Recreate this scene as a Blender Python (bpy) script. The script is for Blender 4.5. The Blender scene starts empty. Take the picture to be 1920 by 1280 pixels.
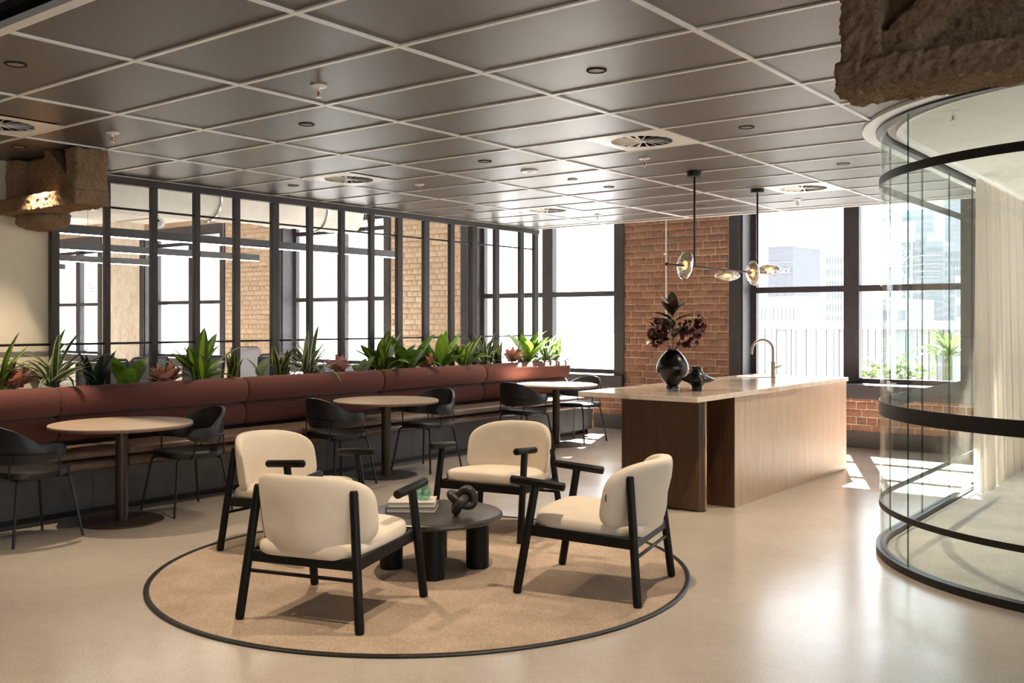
import bpy, bmesh, math, random
from math import pi, sin, cos, radians as R
from mathutils import Vector, Matrix, noise

SC = bpy.context.scene
COL = SC.collection
random.seed(7)

# ------------------------------------------------------------------ camera
cam = bpy.data.objects.new('camera', bpy.data.cameras.new('camera'))
COL.objects.link(cam)
cam.location = (0, 0, 1.5)
cam.rotation_euler = (pi / 2, 0, R(37.70))
cam.data.sensor_width = 36.0
cam.data.lens = 36.0 * 1820.5 / 1920
cam.data.shift_y = -36.6 / 1920
cam.data.clip_start = 0.05
cam.data.clip_end = 2000
SC.camera = cam

# ------------------------------------------------------------------ world, sun, exposure
wd = bpy.data.worlds.new('hazy_sky'); SC.world = wd; wd.use_nodes = True
nt = wd.node_tree; nt.nodes.clear()
o_ = nt.nodes.new('ShaderNodeOutputWorld'); b_ = nt.nodes.new('ShaderNodeBackground')
tc = nt.nodes.new('ShaderNodeTexCoord'); sx = nt.nodes.new('ShaderNodeSeparateXYZ')
rp = nt.nodes.new('ShaderNodeValToRGB')
rp.color_ramp.elements[0].position = 0.12; rp.color_ramp.elements[0].color = (.95, .975, 1, 1)
rp.color_ramp.elements[1].position = 0.8; rp.color_ramp.elements[1].color = (.66, .82, 1, 1)
nt.links.new(tc.outputs['Generated'], sx.inputs[0]); nt.links.new(sx.outputs[2], rp.inputs[0])
nt.links.new(rp.outputs[0], b_.inputs[0]); nt.links.new(b_.outputs[0], o_.inputs[0])
b_.inputs[1].default_value = 2.9

sun = bpy.data.objects.new('sun', bpy.data.lights.new('sun', 'SUN')); COL.objects.link(sun)
sun.data.energy = 58.0; sun.data.angle = R(0.6); sun.data.color = (1, .97, .93)
sun.rotation_euler = Vector((0.93, -2.25, -2.77)).to_track_quat('-Z', 'Y').to_euler()
sun.location = (-10, 30, 30)

SC.view_settings.view_transform = 'Standard'
SC.view_settings.look = 'None'
SC.view_settings.gamma = 1.0
SC.view_settings.use_curve_mapping = False
SC.view_settings.exposure = 0.92
try:
    cy = SC.cycles
    cy.use_denoising = True
    cy.caustics_reflective = False; cy.caustics_refractive = False
    cy.sample_clamp_indirect = 6.0
    cy.max_bounces = 10; cy.diffuse_bounces = 6; cy.glossy_bounces = 4
    cy.transparent_max_bounces = 24; cy.transmission_bounces = 8
except Exception:
    pass

DOWNLIGHT_W = 100.0
DOWNLIGHT_COL = (1.0, .80, .58)

# ------------------------------------------------------------------ materials
class NT:
    def __init__(s, name):
        s.m = bpy.data.materials.new(name); s.m.use_nodes = True
        s.t = s.m.node_tree; s.p = s.t.nodes['Principled BSDF']; s.out = s.t.nodes['Material Output']
    def n(s, typ, **kw):
        nd = s.t.nodes.new('ShaderNode' + typ)
        for k, v in kw.items(): setattr(nd, k, v)
        return nd
    def l(s, a, b): s.t.links.new(a, b)
    def coord(s, kind='Object', scale=(1, 1, 1)):
        c = s.n('TexCoord'); m = s.n('Mapping'); m.inputs['Scale'].default_value = scale
        s.l(c.outputs[kind], m.inputs[0]); return m.outputs[0]
    def noise(s, vec, scale, detail=3, rough=.55, dist=0):
        t = s.n('TexNoise'); t.inputs['Scale'].default_value = scale; t.inputs['Detail'].default_value = detail
        t.inputs['Roughness'].default_value = rough; t.inputs['Distortion'].default_value = dist
        s.l(vec, t.inputs['Vector']); return t.outputs['Fac']
    def ramp(s, fac, stops, interp='LINEAR'):
        r = s.n('ValToRGB'); e = r.color_ramp.elements; r.color_ramp.interpolation = interp
        while len(e) < len(stops): e.new(.5)
        for k, (pos, c) in enumerate(stops):
            e[k].position = pos; e[k].color = (c[0], c[1], c[2], 1)
        s.l(fac, r.inputs[0]); return r.outputs[0]
    def mix(s, fac, a, b, mode='MIX'):
        m = s.n('MixRGB', blend_type=mode)
        for k, v in ((0, fac), (1, a), (2, b)):
            if hasattr(v, 'is_linked') or hasattr(v, 'links'): s.l(v, m.inputs[k])
            elif k == 0: m.inputs[0].default_value = v
            else: m.inputs[k].default_value = (v[0], v[1], v[2], 1)
        return m.outputs[0]
    def math(s, op, a, b=None):
        m = s.n('Math', operation=op)
        for k, v in ((0, a), (1, b)):
            if v is None: continue
            if hasattr(v, 'links'): s.l(v, m.inputs[k])
            else: m.inputs[k].default_value = v
        return m.outputs[0]
    def col(s, v):
        if hasattr(v, 'links'): s.l(v, s.p.inputs['Base Color'])
        else: s.p.inputs['Base Color'].default_value = (v[0], v[1], v[2], 1)
        return s
    def set(s, **kw):
        for k, v in kw.items():
            i = s.p.inputs[k.replace('_', ' ')]
            if hasattr(v, 'links'): s.l(v, i)
            elif isinstance(v, tuple): i.default_value = (v[0], v[1], v[2], 1)
            else: i.default_value = v
        return s
    def bump(s, h, strength=.3, dist=.01):
        b = s.n('Bump'); b.inputs['Strength'].default_value = strength; b.inputs['Distance'].default_value = dist
        s.l(h, b.inputs['Height']); s.l(b.outputs[0], s.p.inputs['Normal']); return s

M = {}
def plain(name, c, rough=.5, metal=0, var=.12, nscale=30, bump=0, **kw):
    t = NT(name); v = t.coord()
    f = t.noise(v, nscale, 3)
    d = tuple(x * (1 - var) for x in c); u = tuple(min(1, x * (1 + var)) for x in c)
    t.col(t.ramp(f, [(.3, d), (.7, u)])).set(Roughness=rough, Metallic=metal, **kw)
    if bump: t.bump(f, bump, .004)
    M[name] = t.m; return t
plain('black_metal', (.012, .011, .011), .42, .2, .2)
plain('frame_metal', (.045, .039, .042), .5, .15, .15, 8)
plain('screen_metal', (.055, .049, .050), .5, .2, .1, 8)
plain('bronze_metal', (.06, .04, .032), .4, .4, .1, 8)
plain('white_metal', (.90, .89, .87), .35, 0, .02)
plain('white_paint', (.80, .78, .74), .7, 0, .03, 4)
plain('cream_wall', (.82, .73, .58), .75, 0, .04, 3)
plain('room_white', (.80, .77, .72), .85, 0, .05, 3)
plain('dark_void', (.014, .012, .011), .9, 0, .1)
plain('skirting', (.06, .05, .048), .45, 0, .1)
plain('black_leather', (.010, .010, .013), .42, 0, .2, 60, .1)
plain('brown_leather', (.20, .135, .10), .34, 0, .18, 14, .12)
plain('black_ash', (.006, .005, .0045), .45, 0, .35, 40, Specular_IOR_Level=.22)
plain('base_panel', (.08, .077, .08), .45, 0, .2, 6)
plain('soil', (.03, .02, .014), .95, 0, .5, 60, .5)
plain('chrome', (.75, .74, .72), .15, 1.0, .05)
plain('brass', (.60, .38, .16), .25, 1.0, .08)
plain('brass_dark', (.36, .23, .11), .3, .8, .1)
plain('tap_metal', (.50, .40, .33), .35, .6, .05)
plain('knot_stone', (.022, .016, .012), .45, 0, .4, 30, .2)
plain('paper', (.80, .72, .58), .8, 0, .06, 200)
plain('book_cover', (.62, .55, .50), .5, 0, .12, 20)
plain('book_dark', (.045, .042, .045), .5, 0, .12, 20)
plain('tag', (.02, .02, .025), .6)
plain('tag_mark', (.7, .7, .7), .6)
plain('conduit_white', (.80, .77, .72), .5)
plain('duct_white', (.78, .75, .69), .8, 0, .06, 5, .1)
plain('mesh_grey', (.34, .34, .37), .6, 0, .1, 200)
plain('office_grey', (.09, .09, .10), .5, 0, .1)
plain('table_white', (.80, .80, .80), .35, 0, .03)
plain('stem', (.05, .06, .02), .6, 0, .3)
plain('stem_dark', (.05, .025, .02), .6, 0, .3)
plain('building_pale', (.32, .32, .33), .8, 0, .06, .05)
plain('building_grey', (.215, .22, .235), .8, 0, .06, .05)
plain('building_blue', (.205, .225, .245), .5, 0, .06, .05)
plain('building_dark', (.115, .115, .125), .8, 0, .1, .05)
plain('building_glass', (.165, .18, .20), .35, 0, .1, .05)
plain('crane_white', (.34, .34, .34), .6)
plain('stripe_pale', (.27, .265, .26), .8, 0, .05)
plain('stripe_mauve', (.19, .175, .185), .8, 0, .05)
plain('stripe_yellow', (.26, .245, .20), .8, 0, .05)
plain('street', (.30, .30, .30), .9, 0, .1, .2)
plain('sign_white', (.5, .5, .5), .6)
plain('sprinkler_red', (.45, .05, .03), .4)
plain('concrete_slab', (.42, .38, .34), .85, 0, .2, 2)

# polished concrete floor
t = NT('polished_concrete'); v = t.coord()
big = t.noise(v, .9, 4, .6); fine = t.noise(v, 110, 2, .6); sm_ = t.noise(v, 14, 3, .6)
c1 = t.ramp(big, [(.3, (.40, .352, .305)), (.7, (.49, .44, .388))])
c2 = t.mix(.30, c1, t.ramp(fine, [(.30, (.18, .14, .11)), (.5, (.45, .39, .33)), (.72, (.72, .67, .60))]))
c3 = t.mix(.15, c2, t.ramp(sm_, [(.25, (.30, .25, .20)), (.75, (.55, .49, .43))]))
t.col(c3).set(Roughness=t.ramp(big, [(.3, (.17, .17, .17)), (.7, (.27, .27, .27))]), Specular_IOR_Level=.6)
t.bump(sm_, .02, .003); M['floor'] = t.m

# carpets
def carpet(name, ca, cb, sc):
    t = NT(name); v = t.coord()
    f = t.noise(v, sc, 3, .7); g = t.noise(v, 3, 3)
    t.col(t.mix(.35, t.ramp(f, [(.3, ca), (.7, cb)]), t.ramp(g, [(.3, ca), (.7, cb)]))).set(Roughness=.95, Specular_IOR_Level=.1)
    t.bump(f, .8, .008); M[name] = t.m
carpet('rug_beige', (.24, .178, .132), (.56, .44, .34), 95)
carpet('room_carpet', (.46, .445, .42), (.82, .80, .77), 75)

# brick
t = NT('brick'); v = t.coord(); oi = t.n('ObjectInfo')
base = t.ramp(oi.outputs['Random'], [(0, (.20, .088, .055)), (.3, (.25, .115, .074)), (.6, (.29, .14, .092)), (.88, (.335, .175, .12)), (.93, (.15, .097, .075)), (1, (.18, .12, .095))])
g = t.noise(v, 28, 4, .65)
t.col(t.mix(.45, base, t.ramp(g, [(.3, (.19, .085, .055)), (.7, (.38, .205, .14))]))).set(Roughness=.9)
t.bump(t.noise(v, 70, 4, .7), .5, .006); M['brick'] = t.m
t = NT('brick_pale'); v = t.coord(); oi = t.n('ObjectInfo')
base = t.ramp(oi.outputs['Random'], [(0, (.50, .365, .255)), (.5, (.57, .44, .325)), (.9, (.62, .50, .385)), (1, (.50, .32, .225))])
t.col(t.mix(.35, base, t.ramp(t.noise(v, 28, 4, .65), [(.3, (.44, .33, .235)), (.7, (.66, .54, .42))]))).set(Roughness=.9)
t.bump(t.noise(v, 70, 4, .7), .5, .006); M['brick_pale'] = t.m
plain('mortar', (.54, .405, .29), .95, 0, .25, 30, .6)
t = NT('raw_concrete'); v = t.coord('Object', (1, 1, .6))
f = t.noise(v, 3.5, 6, .7, .4); g = t.noise(v, 18, 4, .7)
t.col(t.mix(.4, t.ramp(f, [(.3, (.48, .38, .28)), (.5, (.68, .61, .52)), (.7, (.78, .74, .67))]), t.ramp(g, [(.3, (.46, .36, .27)), (.6, (.74, .68, .60))]))).set(Roughness=.9)
t.bump(g, .6, .02); M['raw_concrete'] = t.m

# perforated ceiling metal
t = NT('perforated_metal'); c = t.n('TexCoord'); s_ = t.n('SeparateXYZ'); t.l(c.outputs['Object'], s_.inputs[0])
PITCH = .0125
def tri(o, off=0.0):
    a = t.math('DIVIDE', o, PITCH)
    if off: a = t.math('ADD', a, off)
    return t.math('SUBTRACT', t.math('FRACT', t.math('ADD', a, 1000.0)), .5)
ax, ay = tri(s_.outputs[0]), tri(s_.outputs[1])
d = t.math('SQRT', t.math('ADD', t.math('MULTIPLY', ax, ax), t.math('MULTIPLY', ay, ay)))
hole = t.math('LESS_THAN', d, .40)
t.col(t.mix(hole, (.285, .25, .225), (.004, .0035, .003))).set(Roughness=.42, Metallic=.65)
M['perforated'] = t.m

# upholstery
t = NT('rust_felt'); v = t.coord(); f = t.noise(v, 240, 2, .8); g = t.noise(v, 55, 3, .7)
t.col(t.mix(.4, t.ramp(f, [(.3, (.085, .026, .020)), (.7, (.22, .070, .052))]), t.ramp(g, [(.3, (.10, .032, .024)), (.7, (.18, .058, .043))]))).set(Roughness=.95, Sheen_Weight=.1)
t.bump(f, .5, .004); M['felt'] = t.m
t = NT('cream_boucle'); v = t.coord(); f = t.noise(v, 260, 3, .7); g = t.noise(v, 9, 3)
t.col(t.mix(.5, t.ramp(f, [(.3, (.60, .51, .40)), (.7, (.74, .655, .54))]), t.ramp(g, [(.3, (.64, .55, .445)), (.7, (.71, .625, .515))]))).set(Roughness=.9, Sheen_Weight=.15)
t.bump(f, .18, .003); M['cream'] = t.m

# woods
def wood(name, ca, cb, axis_scale, rough=.4, sc=5, coord='Object'):
    t = NT(name); v = t.coord(coord, axis_scale)
    f = t.noise(v, sc, 5, .65, .6); g = t.noise(v, sc * 5, 3, .6)
    t.col(t.mix(.35, t.ramp(f, [(.3, ca), (.7, cb)]), t.ramp(g, [(.35, ca), (.65, cb)]))).set(Roughness=rough)
    t.bump(g, .08, .003); M[name] = t.m
wood('oak_top', (.50, .37, .26), (.66, .52, .39), (1, 8, 1), .4)
plain('table_edge', (.22, .125, .075), .5, 0, .15)
wood('walnut', (.34, .228, .165), (.50, .37, .285), (9, 9, .5), .42, 4)
wood('walnut_dark', (.048, .021, .010), (.105, .050, .025), (9, 9, .5), .35, 4)
wood('ash_grain', (.005, .004, .0035), (.075, .06, .05), (1.4, 11, 1), .30, 6)
t = NT('stone_top'); v = t.coord()
f = t.noise(v, 1.6, 6, .62, 1.6); g = t.noise(v, 6, 5, .6, .8)
t.col(t.mix(.35, t.ramp(f, [(.32, (.36, .27, .21)), (.46, (.62, .52, .43)), (.6, (.70, .62, .54)), (.8, (.52, .40, .31))]), t.ramp(g, [(.35, (.46, .36, .29)), (.65, (.74, .67, .60))]))).set(Roughness=.12)
M['stone'] = t.m

# vermiculite
t = NT('vermiculite'); v = t.coord(); f = t.noise(v, 70, 5, .8); g = t.noise(v, 6, 3)
t.col(t.mix(.5, t.ramp(f, [(.3, (.11, .058, .03)), (.52, (.46, .30, .18)), (.72, (.72, .54, .38))]), t.ramp(g, [(.3, (.32, .20, .12)), (.7, (.55, .39, .26))]))).set(Roughness=1, Specular_IOR_Level=.05)
t.bump(f, 1.0, .02); M['vermiculite'] = t.m

# glass
def thin_glass(name, tint, refl=1.0):
    t = NT(name); t.t.nodes.remove(t.p)
    tr = t.n('BsdfTransparent'); tr.inputs[0].default_value = (*tint, 1)
    gl = t.n('BsdfGlossy'); gl.inputs['Roughness'].default_value = 0.01
    lw = t.n('LayerWeight'); lw.inputs[0].default_value = .5          # facing is symmetric, so both faces of a pane act alike
    fr = t.math('ADD', t.math('MULTIPLY', t.math('POWER', lw.outputs['Facing'], 5.0), .6), .035)
    mx = t.n('MixShader'); t.l(t.math('MULTIPLY', fr, refl), mx.inputs[0])
    t.l(tr.outputs[0], mx.inputs[1]); t.l(gl.outputs[0], mx.inputs[2]); t.l(mx.outputs[0], t.out.inputs[0])
    M[name] = t.m
thin_glass('window_glass', (.97, .98, .98), .6)
thin_glass('room_glass', (.955, .98, .97), .75)
thin_glass('glass_edge', (.30, .38, .36), .5)
thin_glass('green_glass', (.74, .90, .83), 2.2)
t = NT('smoke_glass'); t.t.nodes.remove(t.p)
tr = t.n('BsdfTransparent'); tr.inputs[0].default_value = (.62, .58, .54, 1)
gl = t.n('BsdfGlossy'); gl.inputs['Roughness'].default_value = .05; gl.inputs[0].default_value = (.85, .83, .80, 1)
v = t.coord(); wv = t.noise(v, 16, 2, .5, 1.2)
bp = t.n('Bump'); bp.inputs['Strength'].default_value = .6; bp.inputs['Distance'].default_value = .02
t.l(wv, bp.inputs['Height']); t.l(bp.outputs[0], gl.inputs['Normal'])
lw = t.n('LayerWeight'); lw.inputs[0].default_value = .55
mx = t.n('MixShader'); t.l(t.math('MAXIMUM', lw.outputs['Facing'], .80), mx.inputs[0])
t.l(tr.outputs[0], mx.inputs[1]); t.l(gl.outputs[0], mx.inputs[2]); t.l(mx.outputs[0], t.out.inputs[0]); M['smoke_glass'] = t.m
# sheer curtain
t = NT('sheer'); t.t.nodes.remove(t.p)
df = t.n('BsdfDiffuse'); df.inputs[0].default_value = (.62, .565, .50, 1)
tl = t.n('BsdfTranslucent'); tl.inputs[0].default_value = (.66, .60, .54, 1)
tr = t.n('BsdfTransparent')
m1 = t.n('MixShader'); m1.inputs[0].default_value = .5; t.l(df.outputs[0], m1.inputs[1]); t.l(tl.outputs[0], m1.inputs[2])
m2 = t.n('MixShader'); m2.inputs[0].default_value = .16; t.l(m1.outputs[0], m2.inputs[1]); t.l(tr.outputs[0], m2.inputs[2])
t.l(m2.outputs[0], t.out.inputs[0]); M['sheer'] = t.m
def emit(name, c, s):
    t = NT(name); t.col(c).set(Emission_Color=c, Emission_Strength=s, Roughness=.5); M[name] = t.m
emit('led_strip', (1, .95, .88), 12.0)
emit('bulb', (1, .60, .25), 6.0)
emit('lens_warm', (.16, .10, .06), .12)

# glazed ceramic
t = NT('black_glaze'); v = t.coord(); f = t.noise(v, 60, 4, .7)
t.col((.006, .006, .006)).set(Roughness=.12, Specular_IOR_Level=.6); t.bump(f, .25, .006); M['black_glaze'] = t.m

# leaves (UV: u across the blade, v along it)
def leaf_mat(name, ca, cb, cc, edge=.82, centre=.0, rough=.38, stripes=False):
    t = NT(name); uv = t.n('UVMap'); s_ = t.n('SeparateXYZ'); t.l(uv.outputs[0], s_.inputs[0])
    a = t.math('ABSOLUTE', t.math('MULTIPLY', t.math('SUBTRACT', s_.outputs[0], .5), 2.0))
    v = t.coord('Object'); n = t.noise(v, 25, 3)
    body = t.ramp(n, [(.3, ca), (.7, cb)])
    if centre: body = t.mix(t.ramp(a, [(centre * .6, (1, 1, 1)), (centre, (0, 0, 0))]), body, cc)
    if edge < 1: body = t.mix(t.ramp(a, [(edge, (0, 0, 0)), (min(1, edge + .06), (1, 1, 1))]), body, cc)
    t.col(body).set(Roughness=rough, Transmission_Weight=0.0)
    tl = t.n('BsdfTranslucent'); t.l(body, tl.inputs[0])
    mx = t.n('MixShader'); mx.inputs[0].default_value = .3
    t.l(t.p.outputs[0], mx.inputs[1]); t.l(tl.outputs[0], mx.inputs[2]); t.l(mx.outputs[0], t.out.inputs[0])
    M[name] = t.m
leaf_mat('leaf_dracaena', (.035, .10, .012), (.07, .17, .02), (.32, .42, .05), 1.1, .45)
leaf_mat('leaf_green', (.03, .09, .015), (.09, .20, .02), (.10, .2, .03), 1.1)
leaf_mat('leaf_bright', (.10, .24, .02), (.22, .36, .03), (.3, .4, .05), 1.1)
leaf_mat('leaf_spider', (.025, .07, .02), (.06, .12, .03), (.55, .56, .38), .62)
leaf_mat('leaf_snake', (.012, .035, .014), (.05, .09, .03), (.45, .42, .10), .74)
leaf_mat('leaf_snake_dark', (.006, .018, .010), (.02, .045, .02), (.05, .07, .03), .9)
leaf_mat('leaf_brom', (.50, .18, .11), (.68, .34, .22), (.20, .10, .03), .85)
leaf_mat('leaf_brom_pink', (.62, .29, .25), (.78, .48, .42), (.22, .12, .05), .88)
leaf_mat('leaf_pale', (.20, .30, .12), (.34, .42, .22), (.5, .55, .35), .9)
leaf_mat('leaf_magnolia', (.018, .022, .012), (.05, .045, .02), (.09, .05, .02), 1.1, 0, .25)
leaf_mat('leaf_magnolia_brown', (.06, .03, .014), (.11, .055, .022), (.09, .05, .02), 1.1, 0, .35)
leaf_mat('leaf_burgundy', (.05, .008, .012), (.12, .02, .028), (.09, .05, .02), 1.1, 0, .35)
leaf_mat('leaf_outdoor', (.07, .10, .03), (.13, .16, .06), (.5, .5, .2), 1.1)

# ------------------------------------------------------------------ mesh helpers
def frame_of(d):
    d = d.normalized(); a = Vector((0, 0, 1)) if abs(d.z) < .92 else Vector((1, 0, 0))
    x = a.cross(d).normalized(); return x, d.cross(x)

class MB:
    def __init__(s): s.v = []; s.f = []; s.uv = None
    def add(s, vs, fs):
        o = len(s.v); s.v += [tuple(p) for p in vs]; s.f += [tuple(i + o for i in f) for f in fs]; return s
    def box(s, x0, x1, y0, y1, z0, z1):
        return s.add([(x0, y0, z0), (x1, y0, z0), (x1, y1, z0), (x0, y1, z0), (x0, y0, z1), (x1, y0, z1), (x1, y1, z1), (x0, y1, z1)],
                     [(0, 3, 2, 1), (4, 5, 6, 7), (0, 1, 5, 4), (1, 2, 6, 5), (2, 3, 7, 6), (3, 0, 4, 7)])
    def tube(s, pts, r, seg=10, caps=True):
        pts = [Vector(p) for p in pts]; n = len(pts)
        rs = r if isinstance(r, (list, tuple)) else [r] * n
        x, y = frame_of(pts[1] - pts[0]); vs = []; pd = (pts[1] - pts[0]).normalized()
        for k, p in enumerate(pts):
            d = (pts[min(k + 1, n - 1)] - pts[max(k - 1, 0)]).normalized()
            q = pd.rotation_difference(d); x = q @ x; x = (x - d * x.dot(d)).normalized(); y = d.cross(x); pd = d
            for j in range(seg):
                a = 2 * pi * j / seg; vs.append(p + (x * cos(a) + y * sin(a)) * rs[k])
        fs = [(k * seg + j, k * seg + (j + 1) % seg, (k + 1) * seg + (j + 1) % seg, (k + 1) * seg + j) for k in range(n - 1) for j in range(seg)]
        if caps: fs += [tuple(range(seg - 1, -1, -1)), tuple((n - 1) * seg + j for j in range(seg))]
        return s.add(vs, fs)
    def rod(s, p0, p1, r0, r1=None, seg=12, rnd=.3):
        """a straight bar with rounded ends"""
        r1 = r0 if r1 is None else r1
        p0 = Vector(p0); p1 = Vector(p1); L = (p1 - p0).length; d = (p1 - p0) / L
        e = min(rnd * max(r0, r1), L * .3)
        pts = [p0, p0 + d * e * .35, p0 + d * e, p1 - d * e, p1 - d * e * .35, p1]
        return s.tube(pts, [r0 * .72, r0 * .92, r0, r1, r1 * .92, r1 * .72], seg)
    def lathe(s, prof, seg=32, c=(0, 0, 0), cap=True):
        vs = [(c[0] + r * cos(2 * pi * j / seg), c[1] + r * sin(2 * pi * j / seg), c[2] + z) for r, z in prof for j in range(seg)]
        n = len(prof)
        fs = [(k * seg + j, k * seg + (j + 1) % seg, (k + 1) * seg + (j + 1) % seg, (k + 1) * seg + j) for k in range(n - 1) for j in range(seg)]
        if cap: fs += [tuple(range(seg - 1, -1, -1)), tuple((n - 1) * seg + j for j in range(seg))]
        return s.add(vs, fs)
    def quadric(s, a, b, c, e1=.4, e2=.4, nu=36, nv=14, fn=None):
        """superquadric cushion, fn bends each point"""
        pw = lambda v, e: math.copysign(abs(v) ** e, v)
        vs = []
        for i in range(1, nv):
            ph = -pi / 2 + pi * i / nv
            for j in range(nu):
                th = 2 * pi * j / nu
                vs.append((a * pw(cos(th), e1) * pw(cos(ph), e2), b * pw(sin(th), e1) * pw(cos(ph), e2), c * pw(sin(ph), e2)))
        o = len(vs); vs += [(0, 0, -c), (0, 0, c)]
        fs = [(i * nu + j, i * nu + (j + 1) % nu, (i + 1) * nu + (j + 1) % nu, (i + 1) * nu + j) for i in range(nv - 2) for j in range(nu)]
        fs += [(o, (j + 1) % nu, j) for j in range(nu)] + [(o + 1, (nv - 2) * nu + j, (nv - 2) * nu + (j + 1) % nu) for j in range(nu)]
        if fn: vs = [fn(*p) for p in vs]
        return s.add(vs, fs)
    def grid(s, nu, nv, fn, wrap=False):
        vs = [fn(i / (nu - 1), j / (nv - 1)) for j in range(nv) for i in range(nu)]
        return s.add(vs, [(j * nu + i, j * nu + i + 1, (j + 1) * nu + i + 1, (j + 1) * nu + i) for j in range(nv - 1) for i in range(nu - 1)])
    def extrude_y(s, prof, y0, y1, cap=True):
        """closed profile of (x,z) swept along y"""
        n = len(prof); vs = [(x, y0, z) for x, z in prof] + [(x, y1, z) for x, z in prof]
        fs = [(k, (k + 1) % n, n + (k + 1) % n, n + k) for k in range(n)]
        if cap: fs += [tuple(range(n - 1, -1, -1)), tuple(range(n, 2 * n))]
        return s.add(vs, fs)
    def mesh(s, name, mat, smooth=35):
        me = bpy.data.meshes.new(name); me.from_pydata(s.v, [], s.f); me.validate(); me.update()
        bm = bmesh.new(); bm.from_mesh(me); bmesh.ops.recalc_face_normals(bm, faces=bm.faces); bm.to_mesh(me); bm.free()
        if smooth:
            me.polygons.foreach_set('use_smooth', [True] * len(me.polygons)); me.set_sharp_from_angle(angle=R(smooth))
        if mat: me.materials.append(M[mat])
        return me
    def build(s, name, mat, parent=None, smooth=35, bevel=0, seg=2):
        return put(name, s.mesh(name, mat, smooth), parent, bevel, seg)

def put(name, me, parent=None, bevel=0, seg=2):
    o = bpy.data.objects.new(name, me); COL.objects.link(o)
    if parent: o.parent = parent
    if bevel:
        b = o.modifiers.new('bevel', 'BEVEL'); b.width = bevel; b.segments = seg; b.limit_method = 'ANGLE'; b.angle_limit = R(40)
    return o
def tag(o, label, cat, group=None):
    o['label'] = label; o['category'] = cat
    if group: o['group'] = group
    return o
def thing(name, label, cat, loc=(0, 0, 0), rz=0, group=None):
    o = bpy.data.objects.new(name, None); COL.objects.link(o); o.location = loc; o.rotation_euler = (0, 0, rz)
    o.empty_display_size = .1
    return tag(o, label, cat, group)
def struct(o): o['kind'] = 'structure'; return o
def sbox(name, mat, *b, parent=None, bevel=0):
    o = MB().box(*b).build(name, mat, parent, bevel=bevel)
    return o if parent else struct(o)
def sempty(name):
    o = bpy.data.objects.new(name, None); COL.objects.link(o); return struct(o)
def dup(root, loc, rz, label, group=None):
    r = root.copy(); COL.objects.link(r); r.location = loc; r.rotation_euler = (0, 0, rz); r['label'] = label
    if group: r['group'] = group
    for ch in list(root.children):
        c = ch.copy(); COL.objects.link(c); c.parent = r
        for g_ in ch.children:
            d_ = g_.copy(); COL.objects.link(d_); d_.parent = c
    return r

# ================================================================== ROOM SHELL
YB = 11.70         # inner face of the window wall
YG = 12.00         # glazing plane
CEIL = 2.77
XP = -7.87         # steel screen plane
sbox('floor', 'floor', -25, 4.6, -5.2, 12.5, -.15, 0)
sbox('ceiling', 'concrete_slab', -25.3, 5, -5.5, 12.6, 4.6, 4.8)             # concrete soffit over everything

# ---- brick window wall: piers and spandrels
WIN = [(-5.32, -2.64), (-9.90, -7.20), (-14.47, -11.77), (-19.04, -16.34), (-23.6, -20.9), (-.76, 1.93)]
COURSE = .0915
def brick_mesh(L, H, seed):
    rnd = random.Random(seed); bm = bmesh.new(); bmesh.ops.create_cube(bm, size=1)
    for v_ in bm.verts:
        v_.co.x *= L; v_.co.y *= .04; v_.co.z *= H
        v_.co += Vector((rnd.uniform(-1, 1) * .0025, rnd.uniform(-1, 1) * .002, rnd.uniform(-1, 1) * .0025))
    bmesh.ops.bevel(bm, geom=bm.edges[:], offset=.006, segments=1, affect='EDGES', profile=.5)
    me = bpy.data.meshes.new('brick'); bm.to_mesh(me); bm.free()
    me.polygons.foreach_set('use_smooth', [True] * len(me.polygons)); me.set_sharp_from_angle(angle=R(60))
    return me
BM_ = {}
for kind, L in (('s', .232), ('h', .110)):
    for m_ in ('brick', 'brick_pale'):
        for k in range(4):
            me = brick_mesh(L, COURSE - .0115, hash((L, k)) % 999); me.materials.append(M[m_]); BM_[kind, m_, k] = me
def bricks(parent, x0, x1, z0, z1, mat='brick'):
    rnd = random.Random(int((x0 + 40) * 100)); z = z0; row = int(round(z0 / COURSE))
    while z < z1 - .01:
        st = row % 2 == 0; P = .2435 if st else .1218
        x = x0 - (.0609 if st else 0) - (.12 if st and row % 4 == 0 else 0)
        while x < x1 - .02:
            a, b = max(x, x0), min(x + P, x1)
            kind = 's' if st else 'h'
            if b - a > .035:
                o = bpy.data.objects.new('brick', BM_[kind, mat, rnd.randrange(4)]); COL.objects.link(o); o.parent = parent
                o.location = ((a + b) / 2 + rnd.uniform(-.002, .002), YB + .004 + rnd.uniform(-.004, .003), z + COURSE / 2 + rnd.uniform(-.002, .002))
                if rnd.random() < .5: o.rotation_euler = (0, 0, pi)
                o.scale.x = (b - a - .0115) / (P - .0115)
            x += P
        z += COURSE; row += 1

def pier(name, x0, x1, mat):
    return struct(MB().box(x0, x1, YB - .007, YB + .55, 0, 4.6).build(name, mat))
c0 = COURSE
p1 = pier('wall_back_pier', WIN[1][1], WIN[0][0], 'mortar'); bricks(p1, -7.07, -5.49, 7 * c0, 32 * c0)
p2 = pier('wall_back_pier', WIN[2][1], WIN[1][0], 'mortar'); bricks(p2, -11.60, -10.04, 10 * c0, 37 * c0, 'brick_pale')
p3 = pier('wall_back_pier', WIN[3][1], WIN[2][0], 'mortar'); bricks(p3, -16.18, -14.62, 10 * c0, 37 * c0, 'brick_pale')
p4 = pier('wall_back_pier', WIN[4][1], WIN[3][0], 'raw_concrete')
p5 = pier('wall_back_pier', WIN[0][1], WIN[5][0], 'mortar')
p7 = pier('wall_back_pier', WIN[5][1], 5.0, 'cream_wall')
p6 = pier('wall_back_pier', -25.3, WIN[4][0], 'raw_concrete')
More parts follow.
